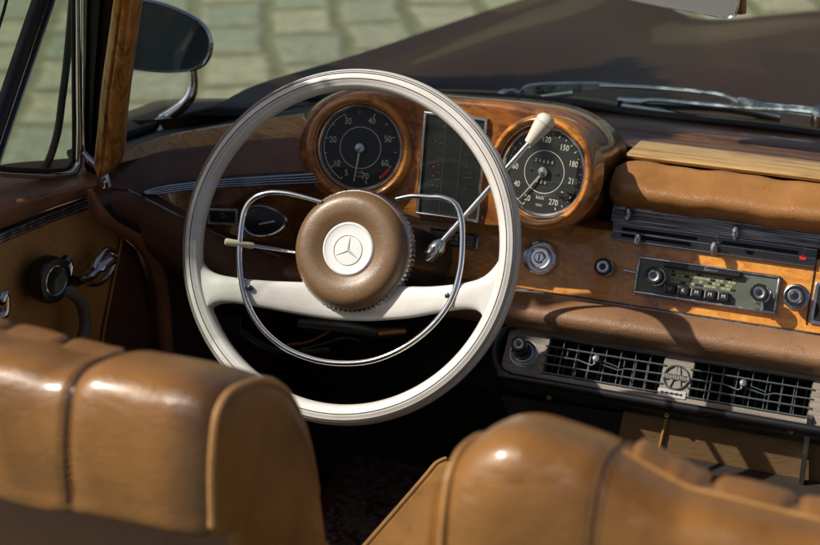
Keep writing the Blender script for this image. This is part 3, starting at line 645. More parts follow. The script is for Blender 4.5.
k.text('+', .008, FC, u0+W*.22, v0+H*.72, .001, 1); k.text('R', .006, FC, u0+W*.80, v0+H*.46, .001, 1); k.text('4/4', .0055, FC, u0+W*.80, v0+H*.42, .001, 1)
for i in range(3): k.lathe([(.0003, .0012), (.0010, .0010), (.0011, .0006)], Fr(FC.p(u0+W*.22, v0+H*(.3+.09*i)), FC.n), 12, 2)
k.build('gauge_face', [M['dial'], mat('dim_print', (.06, .06, .055), .6), M['redl']], cdp)
k = MB(); k.box(FC, u0+t_*.7, u1-t_*.7, v0+t_*.7, v1-t_*.7, .0022, .0030); k.build('cover_glass', M['dglass'], cdp)
# shift indicator P R N 4 3 2
k = MB(); a = FF.px(454, 239, .006); U = .0345
F4 = FF.at(454, 239, .004); k.box(F4, -.035, .035, -.0105, .0105, -.004, .0035)
si = k.build('shift_indicator', M['chromed'], dash, bevel=.002, label='gear indicator window reading P R N 4 3 2')
k = MB(); k.box(F4, -.033, .033, -.0085, .0085, .003, .0042); k.build('window', M['black'], si, bevel=.001)
k = MB()
for (a, b, c, d) in ((-.0265, .0265, .0055, .0062), (-.0265, .0265, -.0062, -.0055), (-.0265, -.0258, -.0055, .0055), (.0258, .0265, -.0055, .0055)): k.box(F4, a, b, c, d, .0042, .0047)
for i, s_ in enumerate('PRN432'): k.text(s_, .0095, F4, -.0215+i*.0086, 0, .0046, 0, 0, .0001, .85)
k.build('gear_letters', M['dialw'], si)
# ignition lock, knobs
F5 = FF.at(541, 258, 0); k = MB()
k.lathe([(.0235, -.004), (.0235, .006), (.0215, .009), (.0195, .008), (.0180, .004), (.0170, .004), (.0165, .010), (.0150, .0125), (.0130, .012), (.0120, .006), (.0080, .006), (.0075, .009), (.0055, .011), (.0005, .011)], F5, 48)
ig = k.build('ignition_lock', M['chrome'], dash); k = MB(); k.box(F5, -.0008, .0008, -.0045, .0045, .0108, .0116); k.build('key_slot', M['matte'], ig)
def knob(x, y, rb, rt, hh, F, name='knob', parent=None, collar=None, par=dash):
    f_ = F.at(x, y, 0); k = MB()
    k.lathe([(rb*1.05, .0), (rb, .003), (rb*.62, .005), (rt*.72, hh*.45), (rt*.80, hh*.6), (rt*.98, hh*.72), (rt, hh*.82), (rt*.98, hh*.96), (rt*.90, hh), (rt*.78, hh*1.0), (rt*.70, hh*.95), (rt*.4, hh*.93), (rt*.36, hh*.965), (.0004, hh*.97)], f_, 32)
    o = k.build(name, M['black'], par)
    k = MB(); cr2 = collar or rb*1.25; k.lathe([(cr2, -.001), (cr2, .0022), (cr2*.93, .0032), (rb*1.0, .0034), (rb, .001)], f_, 32); k.build('collar', M['chromed'], o)
    k = MB(); k.lathe([(rt*.69, hh*.945), (rt*.62, hh*.96), (rt*.45, hh*.945), (.0004, hh*.935)], f_, 24); k.build('knob_insert', M['chromed'], o)
    return o
knob(606, 268, .009, .0115, .025, FF)
knob(796, 297, .0120, .0130, .024, FF, collar=.0165)
# radio
q = [FF.px(x, y, .006) for x, y in ((638, 256), (782, 276), (773, 314), (633, 293))]
u0 = q[3][0]-.000; u1 = q[2][0]+.003; v0 = (q[2][1]+q[3][1])/2; v1 = (q[0][1]+q[1][1])/2
FR = Fr(FF.p(u0, v0, 0), FF.n); RW = u1-u0; RH = v1-v0
k = MB(); t_ = .0035
k.box(FR, 0, RW, 0, t_, 0, .009); k.box(FR, 0, RW, RH-t_, RH, 0, .009); k.box(FR, 0, t_, t_, RH-t_, 0, .009); k.box(FR, RW-t_, RW, t_, RH-t_, 0, .009)
rad = k.build('radio', M['chromed'], dash, bevel=.0012, label='old car radio with five push buttons')
k = MB(); k.box(FR, t_, RW-t_, t_, RH-t_, 0, .0065); k.build('faceplate', M['grey'], rad)
k = MB(); k.prism([FR.p(RW*a, RH*b, .0065) for a, b in ((.19, .80), (.215, .92), (.24, .97), (.72, .97), (.735, .90), (.72, .80), (.25, .80))], FR.n*.0085)
k.build('tuning_bar', M['black'], rad, bevel=.0012)
k = MB(); k.box(FR, RW*.22, RW*.735, RH*.955, RH*.975, .0155, .0165); k.text('Europa', .0055, FR, RW*.52, RH*.885, .0153, 0, 0, .0001, 1.1, .3); k.build('script', M['chromed'], rad)
k = MB(); k.box(FR, RW*.24, RW*.70, RH*.34, RH*.78, .0064, .0068, 0)
rr_ = random.Random(3)
for row in range(4):
    x = RW*.25
    while x < RW*.68:
        wd = rr_.uniform(.002, .006)
        if rr_.random() < .62: k.box(FR, x, x+wd, RH*(.43+.09*row), RH*(.43+.09*row)+.0032, .0067, .0071, 1)
        elif rr_.random() < .6: k.box(FR, x, x+wd, RH*(.43+.09*row), RH*(.43+.09*row)+.0024, .0067, .0071, 2)
        x += wd+.0008
for i in range(14): k.box(FR, RW*(.26+.03*i), RW*(.26+.03*i)+.001, RH*.77, RH*.80, .0067, .0071, 1)
k.build('station_scale', [M['grey'], M['scale'], M['matte']], rad)
for i, s_ in enumerate('UKMMM'):
    u = RW*(.26+.094*i); k = MB(); k.box(FR, u-.0072, u+.0072, RH*.13, RH*.37, .0065, .0155)
    pbt = k.build('push_button', M['black'], rad, bevel=.0016); k = MB(); k.text(s_, .0065, FR, u, RH*.25, .0157, 0, 0, .0002); k.box(FR, u-.0066, u-.0060, RH*.15, RH*.35, .0153, .0159); k.build('button_letter', M['dialw'], pbt)
for x, y in ((657, 277), (761, 294)):
    o = knob(x, y, .0100, .0113, .033, Fr(FF.p(0, 0, .0065), FF.n), par=rad)
k = MB(); f_ = Fr(FF.p(0, 0, .0065), FF.n).at(762, 297); k.tube([f_.p(0, 0, .005), f_.p(.004, -.016, .006)], [.003, .0022], 10); k.build('tone_lever', M['chrome'], rad)
k = MB(); f_ = Fr(FF.p(0, 0, .0065), FF.n).at(632, 272); k.tube([f_.p(-.010, .001, .004), f_.p(.006, .0, .003)], .0016, 8); k.build('side_pin', M['chrome'], rad)
# framed ashtray door edge at the right
q0 = FF.px(816, 282); k = MB(); 
k.box(FF, q0[0], q0[0]+.10, q0[1]-.052, q0[1], 0, .004, 0); k.box(FF, q0[0]+.004, q0[0]+.096, q0[1]-.048, q0[1]-.004, .0035, .005, 1); k.build('ashtray_lid', [M['chromed'], M['matte']], dash, bevel=.0008)
k = MB(); q0 = FF.px(816, 262); k.box(FF, q0[0]-.0008, q0[0]+.0008, FF.px(810, 325)[1], FF.px(815, 255)[1], .0, .0015); k.build('panel_joint', M['matte'], dash)

# ---- air vent panel
aV = R(45); V0 = atY(720, 361.5, .200); FV = Fr(V0, V((0, -math.cos(aV), math.sin(aV))))
vt = FV.px(720, 361.5)[1]; vb = FV.px(720, 411)[1]
xl = FV.px(497, 345)[0]; ve = MB()
ga = (FV.px(551, 338)[0]+FV.px(541, 375)[0])/2, (FV.px(667.5, 355)[0]+FV.px(656.5, 394)[0])/2
gb = (FV.px(697, 360)[0]+FV.px(686, 398)[0])/2, (FV.px(817, 376)[0]+FV.px(805, 417)[0])/2
g1 = (FV.px(552, 337)[1]+FV.px(697, 360)[1])/2; g0 = (FV.px(541, 375)[1]+FV.px(805, 417)[1])/2
for (a, b, c, d) in ((xl+.012, XR-FV.o.x, g1, vt+.004), (xl+.012, XR-FV.o.x, vb, g0), (xl+.012, ga[0], g0, g1), (ga[1], gb[0], g0, g1), (gb[1], XR-FV.o.x, g0, g1)): ve.box(FV, a, b, c, d, -.004, 0)
vp = ve.build('vent_panel', M['ventwood'], dash)
hs_ = MB(); rim = [FV.p(xl+.018, vt+.003, .003), FV.p(xl+.006, vt-.004, .004), FV.p(xl, vt-.022, .004), FV.p(xl+.001, (vt+vb)/2-.008, .004), FV.p(xl+.010, vb+.006, .004), FV.p(xl+.026, vb-.002, .004), FV.p(xl+.09, vb-.004, .004), FV.p(XR-FV.o.x, vb-.004, .004)]
hs_.tube(crom(rim, 5), .0055, 10); hs_.build('black_lip', M['black'], dash)
# housing body below the lip
hb = MB(); pts = [FV.p(0, vb-.003, .002), atY(720, 417, FV.p(0, vb).y-.003), atY(720, 428, FV.p(0, vb).y+.004), atY(720, 428, .34), V((0, .34, .62))]
rows = []
for x, k_ in ((FV.o.x+xl-.002, .0), (FV.o.x+xl+.003, .6), (FV.o.x+xl+.015, .9), (FV.o.x+xl+.035, 1), (XR, 1)):
    rows.append([V((x, p.y*k_+(1-k_)*(.215), p.z*(.5+.5*k_)+(.5-.5*k_)*FV.p(0, (vt+vb)/2).z)) for p in pts])
hb.loft(rows); hb.build('vent_housing', M['rubber'], dash, smooth=60)
bx = MB(); bx.box(FV, xl+.02, XR-FV.o.x, vb+.001, vt, -.06, -.045); 
for a in (ga[0]-.001, ga[1], gb[0]-.001, gb[1]): bx.box(FV, a, a+.001, g0, g1, -.05, -.004)
bx.box(FV, ga[0], gb[1], g1, g1+.001, -.05, -.004); bx.box(FV, ga[0], gb[1], g0-.001, g0, -.05, -.004); bx.build('vent_duct', M['matte'], dash)
GT = mat('grille_metal', (.17, .21, .205), .35, .7)
for (a, b) in (ga, gb):
    k = MB(); nv = 9; H = g1-g0
    for i in range(nv):
        u = a+(b-a)*(i+.0)/(nv-1); u = min(max(u, a+.001), b-.001); k.box(FV, u-.00032, u+.00032, g0, g1, -.010, -.004)
    for i in range(5):
        v = g0+.0015+(H-.003)*i/4
        if i == 2:
            L_ = b-a
            k.tube([FV.p(a-.003, v, .001), FV.p(a+L_*.28, v, .001), FV.p(a+L_*.40, v-.0045, .002), FV.p(a+L_*.47, v+.002, .004)], .0011, 6)
            k.tube([FV.p(a+L_*.47, v-.001, .004), FV.p(a+L_*.63, v-.0050, .002), FV.p(a+L_*.70, v-.001, .001), FV.p(b+.003, v, .001)], .0011, 6)
            k.tube([FV.p(a+L_*.49, v+.003, .004), FV.p(a+L_*.63, v-.0010, .002)], .0009, 6)
        else: k.tube([FV.p(a-.003, v, .0012), FV.p(b+(.003 if i % 2 else .0), v, .0012)], .0012, 6)
    gr = k.build('vent_grille', GT, vp)
    k = MB(); k.lathe([(.0035, -.004), (.0045, .004), (.0052, .009), (.004, .0125), (.0004, .013)], Fr(FV.p(a+(b-a)*.44, (g0+g1)/2+.003), FV.n), 18); k.build('vent_knob', M['chrome'], vp)
    k = MB()
    for i in range(10):
        u = a+(b-a)*(i+.5)/10; k.box(FV, u-.0008, u+.0008, g0, g1, -.035, -.018)
    k.build('duct_vanes', mat('duct_vane', (.03, .022, .015), .6), vp)
# medallion and small nameplate between the grilles
u = (FV.px(676, 378)[0]); v = FV.px(676, 378)[1]; FB = Fr(FV.p(u, v, 0), FV.n)
k = MB(); rb = .0165
k.lathe([(rb, 0), (rb, .0025), (rb-.001, .0032), (rb-.0022, .0025), (rb-.0022, 0)], FB, 48)
for sx_ in (-1, 1): k.prism([FB.p(sx_*.0008, rb-.002, .001), FB.p(sx_*.0035, rb-.004, .001), FB.p(sx_*.0085, -rb*.78, .001), FB.p(sx_*.0055, -rb*.86, .001), FB.p(0, rb*.35, .001)], FB.n*.0016)
k.box(FB, -rb*1.02, rb*1.02, -.0036, .0036, .0015, .0032)
md = k.build('medallion', mat('pewter', (.26, .27, .25), .35, .8), vp)
k = MB(); rr_ = random.Random(9)
for i in range(10): 
    x = -rb*.86+i*rb*.182; k.box(FB, x, x+.0006, -.0022, .0022, .0032, .0036)
    if i % 3 != 1: k.box(FB, x, x+.0018, rr_.choice((-.0022, .0, .0016)), rr_.choice((.0022, .0006)), .0033, .0035) if False else k.box(FB, x+.0006, x+.0018, (-.0022, .0, .0016)[i % 3], (-.0016, .0006, .0022)[i % 3], .0032, .0036)
k.box(FB, -rb*.98, rb*.98, .0026, .0032, .0032, .0036); k.box(FB, -rb*.98, rb*.98, -.0032, -.0026, .0032, .0036)
k.build('band_lettering', M['matte'], md)
q = [FV.px(x, y) for x, y in ((659, 389), (687, 392), (684, 400), (656, 395))]; u0, u1, v0, v1 = q[3][0]+.001, q[2][0]+.001, (q[3][1]+q[2][1])/2, (q[0][1]+q[1][1])/2
k = MB(); k.box(FV, u0, u1, v0, v1, 0, .0016); np_ = k.build('nameplate', mat('plate_silver', (.52, .50, .47), .3, .4), vp)
k = MB(); x = u0+.004; sg = []
for i in range(90): sg.append(FV.p(x+(u1-u0-.008)*i/89, (v0+v1)/2+.0014*math.sin(i*1.15)*(1+.5*math.sin(i*.31)), .0019))
k.tube(sg, .00035, 4); k.build('plate_script', M['matte'], np_)
# vent pull knob at left end
o = knob(523.5, 352.5, .0120, .0105, .039, FV, 'vent_pull_knob', collar=.0145)
k = MB(); f_ = FV.at(524, 353); k.lathe([(.0165, 0), (.0165, .0015), (.015, .0022), (.0148, .0003)], f_, 32); k.lathe([(.0185, 0), (.0185, .0008), (.0178, .0008), (.0178, 0)], f_, 32); k.build('dial_plate', M['chromed'], o)
for x, y in ((549, 398), (667, 415), (790, 432)):
    k = MB(); p = atY(x, y, FV.p(0, vb).y-.002); k.lathe([(.0035, -.003), (.0035, .001), (.0022, .0022), (.0004, .0018)], Fr(p, V((0, -1, .1))), 14); k.build('screw', M['bronze'], dash)
# tan lower panels under the vents
k = MB(); yp_ = FV.p(0, vb).y+.012; p_ = [atY(625, 405, yp_), atY(840, 435, yp_), atY(840, 505, yp_+.005), atY(610, 480, yp_+.005)]
k.prism(p_, V((0, .02, 0))); lp = k.build('lower_panel', M['tan'], dash)
k = MB(); k.tube([atY(668, 412, yp_-.001), atY(655, 470, yp_+.003)], .0025, 6); k.build('panel_seam', M['piping'], lp)
k = MB(); k.box(Fr(atY(806, 450, yp_-.002), V((0, -1, 0))), -.003, .003, -.05, .05, 0, .01); k.build('panel_bracket', M['chromed'], lp)
k = MB(); k.prism([atY(500, 395, .26), atY(640, 416, .26), atY(626, 470, .24), atY(545, 470, .24), atY(515, 430, .26)], V((0, .03, 0))); k.build('lower_cover', M['rubber'], dash)

# ================================================================== steering wheel
WN = V((0, -math.cos(R(28)), math.sin(R(28)))); WC = CAM+ray(346.5, 246)*1.80
FW = Fr(WC, WN, rot=R(0))
sw = thing('steering_wheel', WC, 'ivory two spoke steering wheel with brown padded hub and thin chrome horn ring', 'steering wheel')
RO = 357/FPX*1.8/2*1.004
# rim with two inlaid grooves
seg = 144; ns = 40; rc = RO-.0125; rows = []; grooves = {}
for k_ in range(seg):
    a = 2*math.pi*k_/seg; row = []
    for j in range(ns):
        b = 2*math.pi*j/ns; rr = .0125; hh = .0135
        dr, dh = rr*math.cos(b), hh*math.sin(b)
        if j in (8, 13): dr *= .95; dh *= .90
        row.append(FW.p((rc+dr)*math.cos(a), (rc+dr)*math.sin(a), dh))
    rows.append(row)
# narrow groove faces: insert thin dark strips as separate tubes
k = MB(); k.loft(rows, 0, cu=True, cv=True)
rm = k.build('rim', M['white'], sw, smooth=80)
k = MB()
for b in (R(50), R(62), R(96)):
    for rr_, th in ((1.0, .0006),):
        k.tube([FW.p((rc+.0126*math.cos(b))*math.cos(a), (rc+.0126*math.cos(b))*math.sin(a), .01355*math.sin(b)) for a in [2*math.pi*i/160 for i in range(160)]], th, 5, closed=True)
k.build('rim_groove', M['groove'], rm)
# spokes
up = [(188, 236), (196, 247), (201, 261), (212, 272), (232, 277), (262, 280), (300, 281), (350, 282), (395, 285), (430, 286), (462, 283), (483, 277), (497, 263), (504, 246), (513, 236)]
dn = [(518, 300), (510, 320), (494, 332), (486, 326), (481, 313), (466, 309), (440, 312), (410, 317), (385, 319), (360, 320), (330, 319), (300, 315), (262, 308), (232, 303), (216, 305), (207, 314), (205, 326), (206, 342), (198, 340), (190, 310)]
def wp(x, y, h=0): u, v = FW.px(x, y, 0); return u, v
def dip(u): t = max(0, 1-abs(u)/.165); return -.026*(t*t*(3-2*t))
top_ = []
U = crom([V((*wp(x, y), 0)) for x, y in up], 5); D = crom([V((*wp(x, y), 0)) for x, y in dn], 5)[::-1]
import bisect
def resamp(c, n):
    d = [0]
    for a, b in zip(c, c[1:]): d.append(d[-1]+(b-a).length)
    out = []
    for i in range(n):
        t = d[-1]*i/(n-1); j = min(len(c)-2, max(0, bisect.bisect(d, t)-1)); out.append(c[j].lerp(c[j+1], (t-d[j])/max(1e-9, d[j+1]-d[j])))
    return out
U = resamp(U, 90); D = resamp(D, 90); rows = []
for a, b in zip(U, D):
    row = []
    for t, hh in ((0, -.006), (0, .0), (.03, .0035), (.1, .0058), (.25, .0072), (.5, .0078), (.75, .0072), (.9, .0058), (.97, .0035), (1, 0), (1, -.006), (.5, -.008)):
        q = a.lerp(b, t); q = q*min(1, (rc+.002)/q.length); row.append(FW.p(q.x, q.y, hh+dip(q.x)))
    rows.append(row)
k = MB(); k.loft(rows, cu=True, cap=True); k.build('spoke', M['white'], sw, smooth=60, label='pair of ivory spokes crossing behind the hub pad')
# hub
hc = FW.px(348.5, 249, .004); FH = Fr(FW.p(hc[0], hc[1], 0), WN, rot=R(-7)); rp = .0690
k = MB(); pf = crom([V(q) for q in ((rp, -.012, 0), (rp+.0005, -.004, 0), (rp-.003, .004, 0), (rp*.85, .0095, 0), (rp*.66, .0100, 0), (rp*.5, .0062, 0), (rp*.40, .0035, 0), (.0005, .003, 0))], 5)
k.lathe([(p.x, p.y) for p in pf], FH, 96); hp = k.build('hub_pad', M['hub'], sw, smooth=80)
k = MB(); k.tube([FH.p((rp+.0005)*math.cos(a), (rp+.0005)*math.sin(a), -.006) for a in [2*math.pi*i/96 for i in range(96)]], .0011, 6, closed=True); k.build('pad_piping', M['piping'], hp)
k = MB(); seg = 300; rows = []
for r_, z in ((rp-.006, -.006), (rp+.0022, -.009), (rp+.0038, -.012), (rp+.0038, -.026), (rp-.001, -.027), (rp-.006, -.030)):
    rows.append([FH.p((r_+(.0007 if (i % 4 < 2) else -.0005)*(1 if -.0265 < z < -.0100 else 0))*math.cos(2*math.pi*i/seg), (r_+(.0007 if (i % 4 < 2) else -.0005)*(1 if -.0265 < z < -.0100 else 0))*math.sin(2*math.pi*i/seg), z) for i in range(seg)])
k.loft(rows, cu=True); k.build('knurled_ring', M['chromed'], sw, smooth=25)
k = MB(); k.lathe([(.052, -.028), (.056, -.05), (.050, -.06), (.001, -.06)], FH, 40); k.build('hub_base', M['white'], sw)
k = MB(); re = .0305; k.lathe([(re+.0012, .0035), (re+.001, .0055), (re-.0008, .0068), (re-.0022, .0062), (re-.003, .0058), (re*.6, .0066), (.0003, .0068)], FH, 64, 0); eb = k.build('emblem_disc', M['emblem'], sw)
k = MB(); rs = .0175; FE = Fr(FH.p(.0005, -.0015, .0070), WN, rot=R(-1))
k.tube([FE.p(rs*math.cos(a), rs*math.sin(a), 0) for a in [2*math.pi*i/60 for i in range(60)]], .00035, 5, closed=True)
for i in range(3):
    a = R(90+120*i); e1 = (math.cos(a), math.sin(a)); e2 = (-e1[1], e1[0])
    k.add([FE.p(e1[0]*rs, e1[1]*rs, .0003), FE.p(e2[0]*.0017+e1[0]*.001, e2[1]*.0017+e1[1]*.001, .0001), FE.p(0, 0, .0009), FE.p(-e2[0]*.0017+e1[0]*.001, -e2[1]*.0017+e1[1]*.001, .0001)], [[0, 1, 2], [0, 2, 3]])
k.build('star_emblem', mat('emblem_silver', (.58, .57, .55), .4, .2), eb, smooth=10)
# horn ring
hr = [(322, 202), (300, 196), (284, 193), (268, 193), (253, 199), (244, 213), (240, 240), (240, 270), (246, 300), (261, 327), (285, 348), (315, 360), (345, 363.5), (375, 360), (405, 347), (432, 326), (451, 300), (460, 270), (462.5, 240), (461, 218), (455, 204), (443, 198), (430, 197), (412, 196), (396, 199)]
k = MB(); hh = lambda x: .004 if True else 0
pts = crom([FW.P(x, y, .006) for x, y in hr], 6); rad_ = [.0024+.0014*min(1, min(i, len(pts)-1-i)/22) for i in range(len(pts))]
k.tube(pts, rad_, 14); ho = k.build('horn_ring', M['chrome'], sw, smooth=80)
for x, y in ((251, 288), (449, 296)):
    k = MB(); f_ = FW.at(x, y, -.001); k.lathe([(.0035, -.008), (.0035, .006), (.002, .007), (.0005, .007)], f_, 14); k.build('ring_bumper', M['black'], sw)

# ================================================================== column, stalks
col = thing('steering_column', WC+WN*-.1, 'dark shroud of the steering column behind the ivory wheel', 'steering column')
k = MB(); k.lathe([(.042, -.05), (.045, -.10), (.048, -.17), (.05, -.24)], FH, 32, cap=True); 
k.build('shroud', M['black'], col)
k = MB(); k.prism([FF.P(413, 243, .03), FF.P(446, 240, .03), FF.P(446, 262, .03), FF.P(434, 286, .03), FF.P(400, 286, .03), FF.P(400, 243, .03)], FF.n*-.05); k.build('shroud_cover', M['black'], col, bevel=.003)
k = MB(); k.lathe([(.03, -.2), (.032, -.4), (.03, -.6)], FH, 24, cap=True); k.build('column_tube', M['rubber'], col)
gl_ = thing('gear_lever', CAM+ray(436, 247)*1.88, 'chrome column gear lever with an ivory tapered knob in front of the speedometer', 'gear lever')
A = CAM+ray(437, 248)*1.885; Bq = CAM+ray(529, 143)*1.86; dd = (Bq-A).normalized()
k = MB(); k.tube([A, A.lerp(Bq, .5), Bq+dd*.01], [.0044, .004, .0034], 14); k.build('rod', M['chrome'], gl_)
k = MB(); tip = CAM+ray(547, 119)*1.853; ll = (tip-Bq).length; dk = (tip-Bq).normalized()
FK = Fr(Bq, dk, up=V((0, 1, 0))); k.lathe([(p.x, p.y) for p in crom([V(q) for q in ((.004, -.001, 0), (.0062, 0, 0), (.0070, ll*.12, 0), (.0094, ll*.45, 0), (.0116, ll*.75, 0), (.0120, ll*.86, 0), (.0112, ll*1.0, 0), (.0075, ll*1.12, 0), (.0004, ll*1.18, 0))], 4)], FK, 32)
kn = k.build('lever_knob', M['cream'] if False else mat('ivory_knob', (.70, .66, .55), .28, coat=.6), gl_)
k = MB(); k.tube([FK.p(.0121*math.cos(a), .0121*math.sin(a), ll*.84) for a in [2*math.pi*i/32 for i in range(32)]], .0003, 5, closed=True); k.build('knob_seam', M['groove'], kn)
k = MB(); FA = Fr(A, (A-Bq).normalized(), up=V((0, 1, 0))); k.lathe([(.0045, -.012), (.0095, -.004), (.0105, .003), (.009, .009), (.010, .013), (.007, .02), (.0005, .022)], FA, 24); k.build('ball_joint', M['chrome'], gl_)
ss = thing('signal_stalk', CAM+ray(280, 251)*1.84, 'thin chrome turn signal stalk with a cream tip left of the hub', 'signal stalk')
a, b, c, d = [CAM+ray(x, y)*dp for x, y, dp in ((305, 254, 1.86), (254, 246, 1.84), (254, 246, 1.84), (225, 241.5, 1.83))]
k = MB(); k.tube([a, b], .0024, 10); k.build('rod', M['chrome'], ss); k = MB(); k.tube([c, c.lerp(d, .05), d.lerp(c, .05), d], [.003, .0039, .0043, .0035], 12); k.build('stalk_tip', M['cream'], ss)
pbk = thing('parking_brake_lever', CAM+ray(350, 328)*1.98, 'grey tubular brake pull with a bronze tip in the dark below the wheel hub', 'brake lever')
k = MB(); k.tube([CAM+ray(300, 323)*2.0, CAM+ray(345, 327)*1.97, CAM+ray(378, 333)*1.96], [.006, .008, .007], 12); k.build('tube', mat('grey_metal', (.05, .05, .05), .45, .5), pbk)
k = MB(); k.tube([CAM+ray(378, 333)*1.96, CAM+ray(406, 331)*1.96], [.0065, .005], 12); k.build('tip', M['bronze'], pbk)
wr = thing('loose_wires', CAM+ray(300, 345)*2.02, 'orange and grey loose wires hanging under the dashboard behind the wheel', 'wires')
for pts, m_, r_ in ((((286, 345), (305, 343), (318, 338), (330, 331)), 'orange', .0018), (((300, 350), (320, 345), (345, 338), (360, 341)), 'rubber', .002), (((240, 330), (262, 345), (290, 352), (330, 350)), 'rubber', .004)):
    k = MB(); k.tube(crom([CAM+ray(x, y)*2.02 for x, y in pts], 6), r_, 8); k.build('wire', M[m_], wr)

# ================================================================== driver door
dr = thing('driver_door', (-.74, -.2, .5), 'driver door with tan leather card, brown padded top and chrome edged quarter window', 'car door')
DX = -.722
k = MB(); pl = [atX(x, y, DX) for x, y in ((-160, 285), (-60, 262), (0, 241), (50, 221), (91, 205), (97, 216), (110, 227), (122, 236), (138, 250), (148, 280), (153, 330), (156, 400), (140, 520), (-160, 620))]
k.prism(pl, V((-.03, 0, 0))); card = k.build('door_card', M['doorcard'], dr, bevel=.003)
k = MB(); pl = [atX(x, y, DX+.004) for x, y in ((123, 238), (137, 251), (147, 281), (152, 330), (155, 400), (140, 480), (95, 420), (103, 330), (112, 290))]
k.prism(pl, V((-.003, 0, 0))); k.build('card_edge_panel', M['dashleather'], card)
k = MB(); k.tube([atX(x, y, DX+.004) for x, y in ((122, 238), (112, 290), (104, 330), (96, 400))], .0018, 6); k.build('card_seam', M['doorcard'], card)
# chrome strips
k = MB()
for dy, r_, X in ((-2.0, .0016, DX+.004), (1.2, .0012, DX+.005), (4.4, .0016, DX+.006)):
    k.tube([atX(x, y+dy, X) for x, y in ((-120, 278), (0, 237), (50, 217), (89, 202))], r_, 6)
k.build('door_strip', M['chromed'], dr)
k = MB(); k.prism([atX(x, y, DX+.002) for x, y in ((-120, 274), (0, 233), (50, 213), (90, 199), (91, 208), (50, 223), (0, 244), (-120, 286))], V((-.01, 0, 0))); k.build('strip_backing', M['rubber'], dr)
# padded top
rr = [[atX(x, y, X) for x, y, X in r_] for r_ in (
    [(-120, 270, DX), (0, 229, DX), (50, 209, DX), (92, 195, DX)],
    [(-120, 258, DX+.010), (0, 218, DX+.010), (50, 200, DX+.010), (95, 188, DX+.008)],
    [(-120, 240, DX+.006), (0, 205, DX+.006), (50, 192, DX+.006), (97, 182, DX+.003)],
    [(-120, 215, -.76), (0, 186, -.76), (50, 180, -.76), (92, 172, -.76)],
    [(-120, 190, -.80), (0, 165, -.80), (50, 160, -.80), (88, 156, -.80)])]
k = MB(); shell(k, smooth_rows(rr, 8, 5), V((-.012, 0, -.003))); k.build('door_top', M['doortop'], dr, smooth=80)
# quarter window
WX = -.762
k = MB(); fr = crom([atX(x, y, WX) for x, y in ((78.5, -60), (78.8, 0), (79, 60), (79.3, 120), (79.3, 155), (77.5, 168), (70, 174.5), (50, 176), (20, 175), (0, 173.5), (-60, 166))], 8)
k.tube(fr, .0042, 12); qw = k.build('quarter_window', M['chrome'], dr, label='chrome framed quarter window')
k = MB(); k.tube([p+V((0, 0, 0)) for p in crom([atX(x, y, WX+.001) for x, y in ((73.5, -60), (73.6, 60), (74, 150), (72, 163), (66, 169), (48, 170.5), (0, 168), (-60, 160))], 8)], .0028, 8); k.build('inner_seal', M['rubber'], qw)
k = MB(); k.prism([atX(x, y, WX-.002) for x, y in ((76, -60), (76, 165), (68, 172), (0, 170), (-60, 163), (-60, -60))], V((-.004, 0, 0))); k.build('pane', M['wglass'], qw)
# slanting division bar
k = MB()
for off, r_, m_ in ((0, .0095, 0), (7.5, .0028, 1), (11, .0030, 0), (14.5, .0018, 1)):
    k.tube([atX(x+off, y, WX+.006) for x, y in ((70, -80), (43, -10), (16, 70), (-6, 135), (-24, 190))], r_, 10, m=m_)
k.build('division_bar', [M['rubber'], M['chromed']], dr)
k = MB(); k.tube([atX(x, y, -.80) for x, y in ((14, -30), (4, 10), (-8, 50))], .002, 8); k.build('glass_edge', M['rubber'], dr)
k = MB(); k.tube(crom([atX(x, y, -.79) for x, y in ((74, -20), (67, 60), (62, 100), (58, 130), (51, 155), (44, 170))], 5), [.005]*26, 8); k.build('outer_guide', M['rubber'], qw)
# regulator knob, handles
def atD(x, y, d=0): return atX(x, y, DX+d)
nd = V((1, -.15, .05))
F6 = Fr(atD(33, 276, 0), nd); k = MB()
k.lathe([(.014, -.002), (.016, .008), (.026, .012), (.0285, .018), (.0285, .030), (.026, .036), (.020, .037), (.0175, .0345), (.0165, .036), (.012, .035), (.0005, .034)], F6, 40)
wk = k.build('regulator_knob', M['black'], dr); k = MB(); k.tube([F6.p(.0178*math.cos(a), .0178*math.sin(a), .0358) for a in [2*math.pi*i/40 for i in range(40)]], .0010, 6, closed=True); k.build('knob_ring', M['chrome'], wk)
k = MB(); k.tube(crom([atD(x, y, .03) for x, y in ((66, 258), (67.5, 264), (66, 275), (61, 285), (58, 290))], 5), [.007]*6+[.0085]*10+[.006]*5, 12, flat=.8); k.build('crank_hub', M['chrome'], dr)
k = MB(); k.tube(crom([atD(x, y, .028) for x, y in ((74, 281), (82, 279), (90, 275), (97, 268), (104, 262), (112, 256))], 5), [.010]*4+[.008]*5+[.009]*6+[.0125]*8+[.009]*3, 14, flat=.7)
k.tube(crom([atD(x, y, .030) for x, y in ((94, 268), (100, 256), (106, 250), (112, 251), (114, 262), (108, 275), (98, 283), (88, 284))], 5), .0042, 10)
k.build('door_handle', M['chrome'], dr)
k = MB(); k.tube(crom([atD(x, y, .035) for x, y in ((62, 290), (72, 293), (81, 303), (85, 318), (84, 333), (78, 350), (70, 380))], 6), [.0075]*37, 14); k.build('pull_strap', M['grey_tube'], dr)
k = MB(); k.tube(crom([atD(x, y, .02) for x, y in ((-8, 300), (0, 302), (4, 294), (5, 305), (3, 315), (-8, 318))], 4), .006, 10); k.build('lock_lever', M['chrome'], dr)

